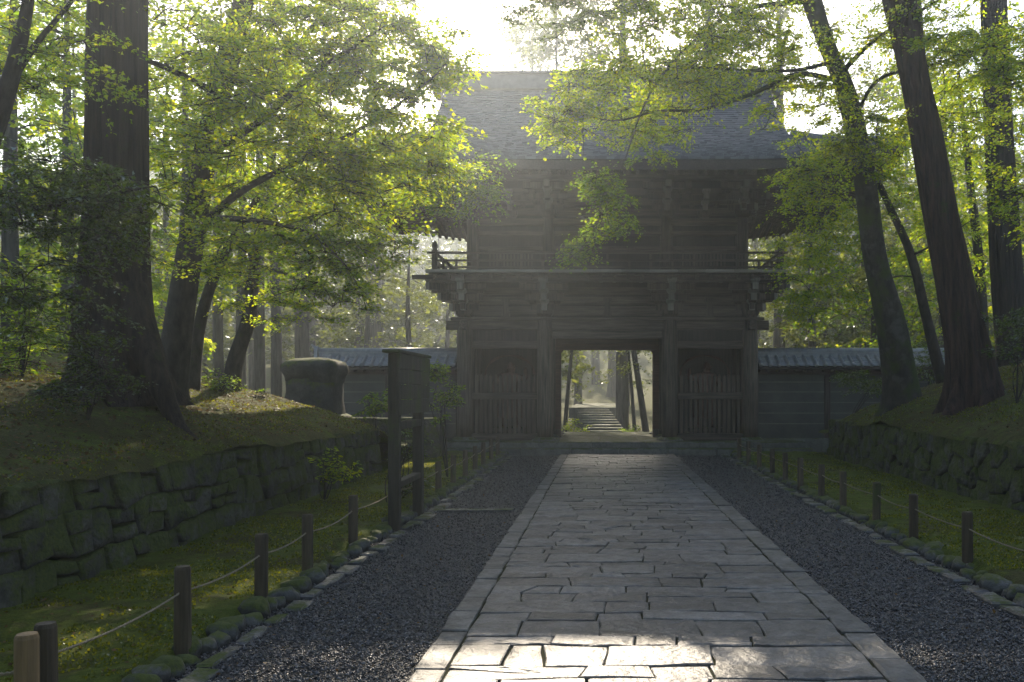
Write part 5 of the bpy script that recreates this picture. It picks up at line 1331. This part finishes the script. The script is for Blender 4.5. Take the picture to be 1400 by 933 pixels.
shrub('shrub', 'dark bush under the mossy maple beside the tiled wall', (6.2, 21.6, 1.0), [(at(1190, 530, 21.5), (.5, .5, .35)), (at(1160, 515, 22), (.3, .3, .2))], 'leafdark', 407, .08, 18, 50, .3)
shrub('shrub', 'dark bush behind red cedar on the slope', (at(1270, 540, 22)[0], 22, 1.2), [(at(1270, 490, 22), (.8, .6, .6))], 'leafdark', 408, .09, 24, 50, .34)
shrub('shrub', 'shaded fern-like bush on the upper slope by upright cedar', (at(1390, 540, 14.5)[0], 14.5, 1.6), [(at(1392, 470, 14.6), (.5, .5, .4))], 'leafdark', 409, .07, 16, 50, .3)
shrub('shrub', 'bright low bush on bank under the S-curved maple', (at(300, 530, 16.5)[0], 16.5, bank_l(at(300, 530, 16.5)[0], 16.5)), [(at(300, 520, 16.4), (.45, .4, .2)), (at(350, 545, 17), (.4, .3, .15))], 'leafgreen', 410, .06, 14, 40, .26)
shrub('shrub', 'sunlit shrub at the foot of stairs beyond the gateway', (at(790, 600, 35)[0], 35, -.05), [(at(785, 585, 35), (.5, .5, .4))], 'leafmaple', 411, .1, 12, 40, .35)
shrub('shrub', 'pale bush right beside the misty trunks beyond the gateway', (at(872, 600, 36)[0], 36, -.05), [(at(868, 590, 36), (.7, .5, .35))], 'leafgreen', 412, .1, 14, 40, .35)

# fallen leaves
def litter(name, label, f, x0, x1, y0, y1, n, seed, size=.035):
    r = np.random.default_rng(seed); x = r.uniform(x0, x1, n); y = y0 + (y1 - y0) * r.random(n) ** 1.25
    z = np.array([f(a, b) for a, b in zip(x, y)]) + .008
    T = norm(np.stack([r.normal(0, 1, n), r.normal(0, 1, n), r.normal(0, .25, n)], 1)); N = norm(np.array([0, 0, 1.]) + r.normal(0, .35, (n, 3))); N = norm(N - T * np.sum(N * T, 1, keepdims=True))
    V = leaf_verts(np.stack([x, y, z], 1), T, N, size * r.uniform(.5, 1.3, n), SH1)
    o = obj(name, np_mesh(name, V, 4), 'litter'); tag(o, label, 'leaves', None, 'stuff')
litter('fallen_leaves', 'dry fallen leaves scattered over the bank of the great cedar', bank_l, -9.5, -4.85, 5, 19, 15000, 51, .05)
litter('fallen_leaves', 'dry fallen leaves scattered over the bank of the red cedar', bank_r, 6.0, 10.5, 9, 22, 8000, 52, .05)
litter('fallen_leaves', 'few dry leaves on the moss below the long wall', moss_l, -4.7, -2.9, 4, 22, 1300, 53, .03)
litter('fallen_leaves', 'few dry leaves on the moss below the short wall', moss_r, 3.75, 5.7, 7, 22, 1000, 54, .03)

litter('fallen_leaves', 'few dry leaves blown over the gravel by the notice board', lambda x, y: .02, -2.7, -1.2, 4.6, 20, 260, 55, .035)
litter('fallen_leaves', 'few dry leaves blown over the gravel by the short wall', lambda x, y: .02, 2.0, 3.5, 4.6, 20, 220, 56, .035)
# moss tufts give the moss a soft broken edge
def tufts(name, label, f, x0, x1, y0, y1, n, seed, mat='leafmossy'):
    r = np.random.default_rng(seed); x = r.uniform(x0, x1, n); y = y0 + (y1 - y0) * r.random(n) ** 1.4
    k = np.array([nz(a, b, 1.1, 9) + .5 * nz(a, b, 5, 9) for a, b in zip(x, y)]) > -.08
    x, y = x[k], y[k]; n = len(x)
    z = np.array([f(a, b) for a, b in zip(x, y)]) - .004
    T = norm(np.stack([r.normal(0, .6, n), r.normal(0, .6, n), np.abs(r.normal(.7, .3, n))], 1)); N = norm(r.normal(0, 1, (n, 3))); N = norm(N - T * np.sum(N * T, 1, keepdims=True))
    V = leaf_verts(np.stack([x, y, z], 1), T, N, .022 * r.uniform(.5, 1.4, n) * (1 + y * .02), SH1)
    o = obj(name, np_mesh(name, V, 4), mat); tag(o, label, 'moss', None, 'stuff')
M['leafmossy'] = mat_leaf('moss frond', [(0.03, 0.045, 0.008), (0.07, 0.085, 0.011), (0.12, 0.13, 0.016)], .35, .03)
tufts('moss', 'soft green moss covering the strip below the long wall', moss_l, -4.65, -2.85, 3.2, 23, 38000, 71)
tufts('moss', 'soft green moss covering the strip below the short wall', moss_r, 3.65, 5.7, 6.5, 23, 32000, 72)
tufts('moss', 'soft green moss covering the bank of the great cedar', bank_l, -9, -4.75, 5, 19, 36000, 73)
tufts('moss', 'soft green moss covering the bank of the mossy maple', bank_r, 5.85, 9.5, 8, 22.5, 30000, 74)

# ------------------------------------------------------------------ stone stairs beyond the gateway
st = thing('stone_stairs', (.2, 38, 0), 'broad stone stairs climbing into the mist beyond the gateway', 'stairs')
for i in range(10):
    yy = 36.5 + i * .8; z1 = .0 + .095 * (i + 1); cx = at(828 - i * 2.2, 0, yy)[0]
    obj('step', MB().box(cx - .85, cx + .85, yy, yy + 1.0, z1 - .5, z1), 'platform', st, bevel=.02)
obj('landing', MB().box(-1.8, 1.2, 44.4, 60, .4, .945), 'platform', st)
fp = obj('path', MB().box(-1.4, 1.6, 30.5, 36.6, -.1, .02), 'slab'); tag(fp, 'pale path between the gate and the stairs', None, None, 'structure')

# ------------------------------------------------------------------ haze
hz = bpy.data.materials.new('haze'); hz.use_nodes = True; n = hz.node_tree
for x in list(n.nodes): n.nodes.remove(x)
out = n.nodes.new('ShaderNodeOutputMaterial'); pv = n.nodes.new('ShaderNodeVolumePrincipled')
pv.inputs['Color'].default_value = (0.82, 0.91, 1.0, 1); pv.inputs['Density'].default_value = HAZE_DENSITY; pv.inputs['Anisotropy'].default_value = HAZE_G
n.links.new(pv.outputs[0], out.inputs['Volume'])
M['haze'] = hz
h = obj('haze', MB().box(-172, 172, -42, 262, -1.2, 46), 'haze'); tag(h, 'pale morning mist filling the temple approach', 'mist', None, 'stuff')
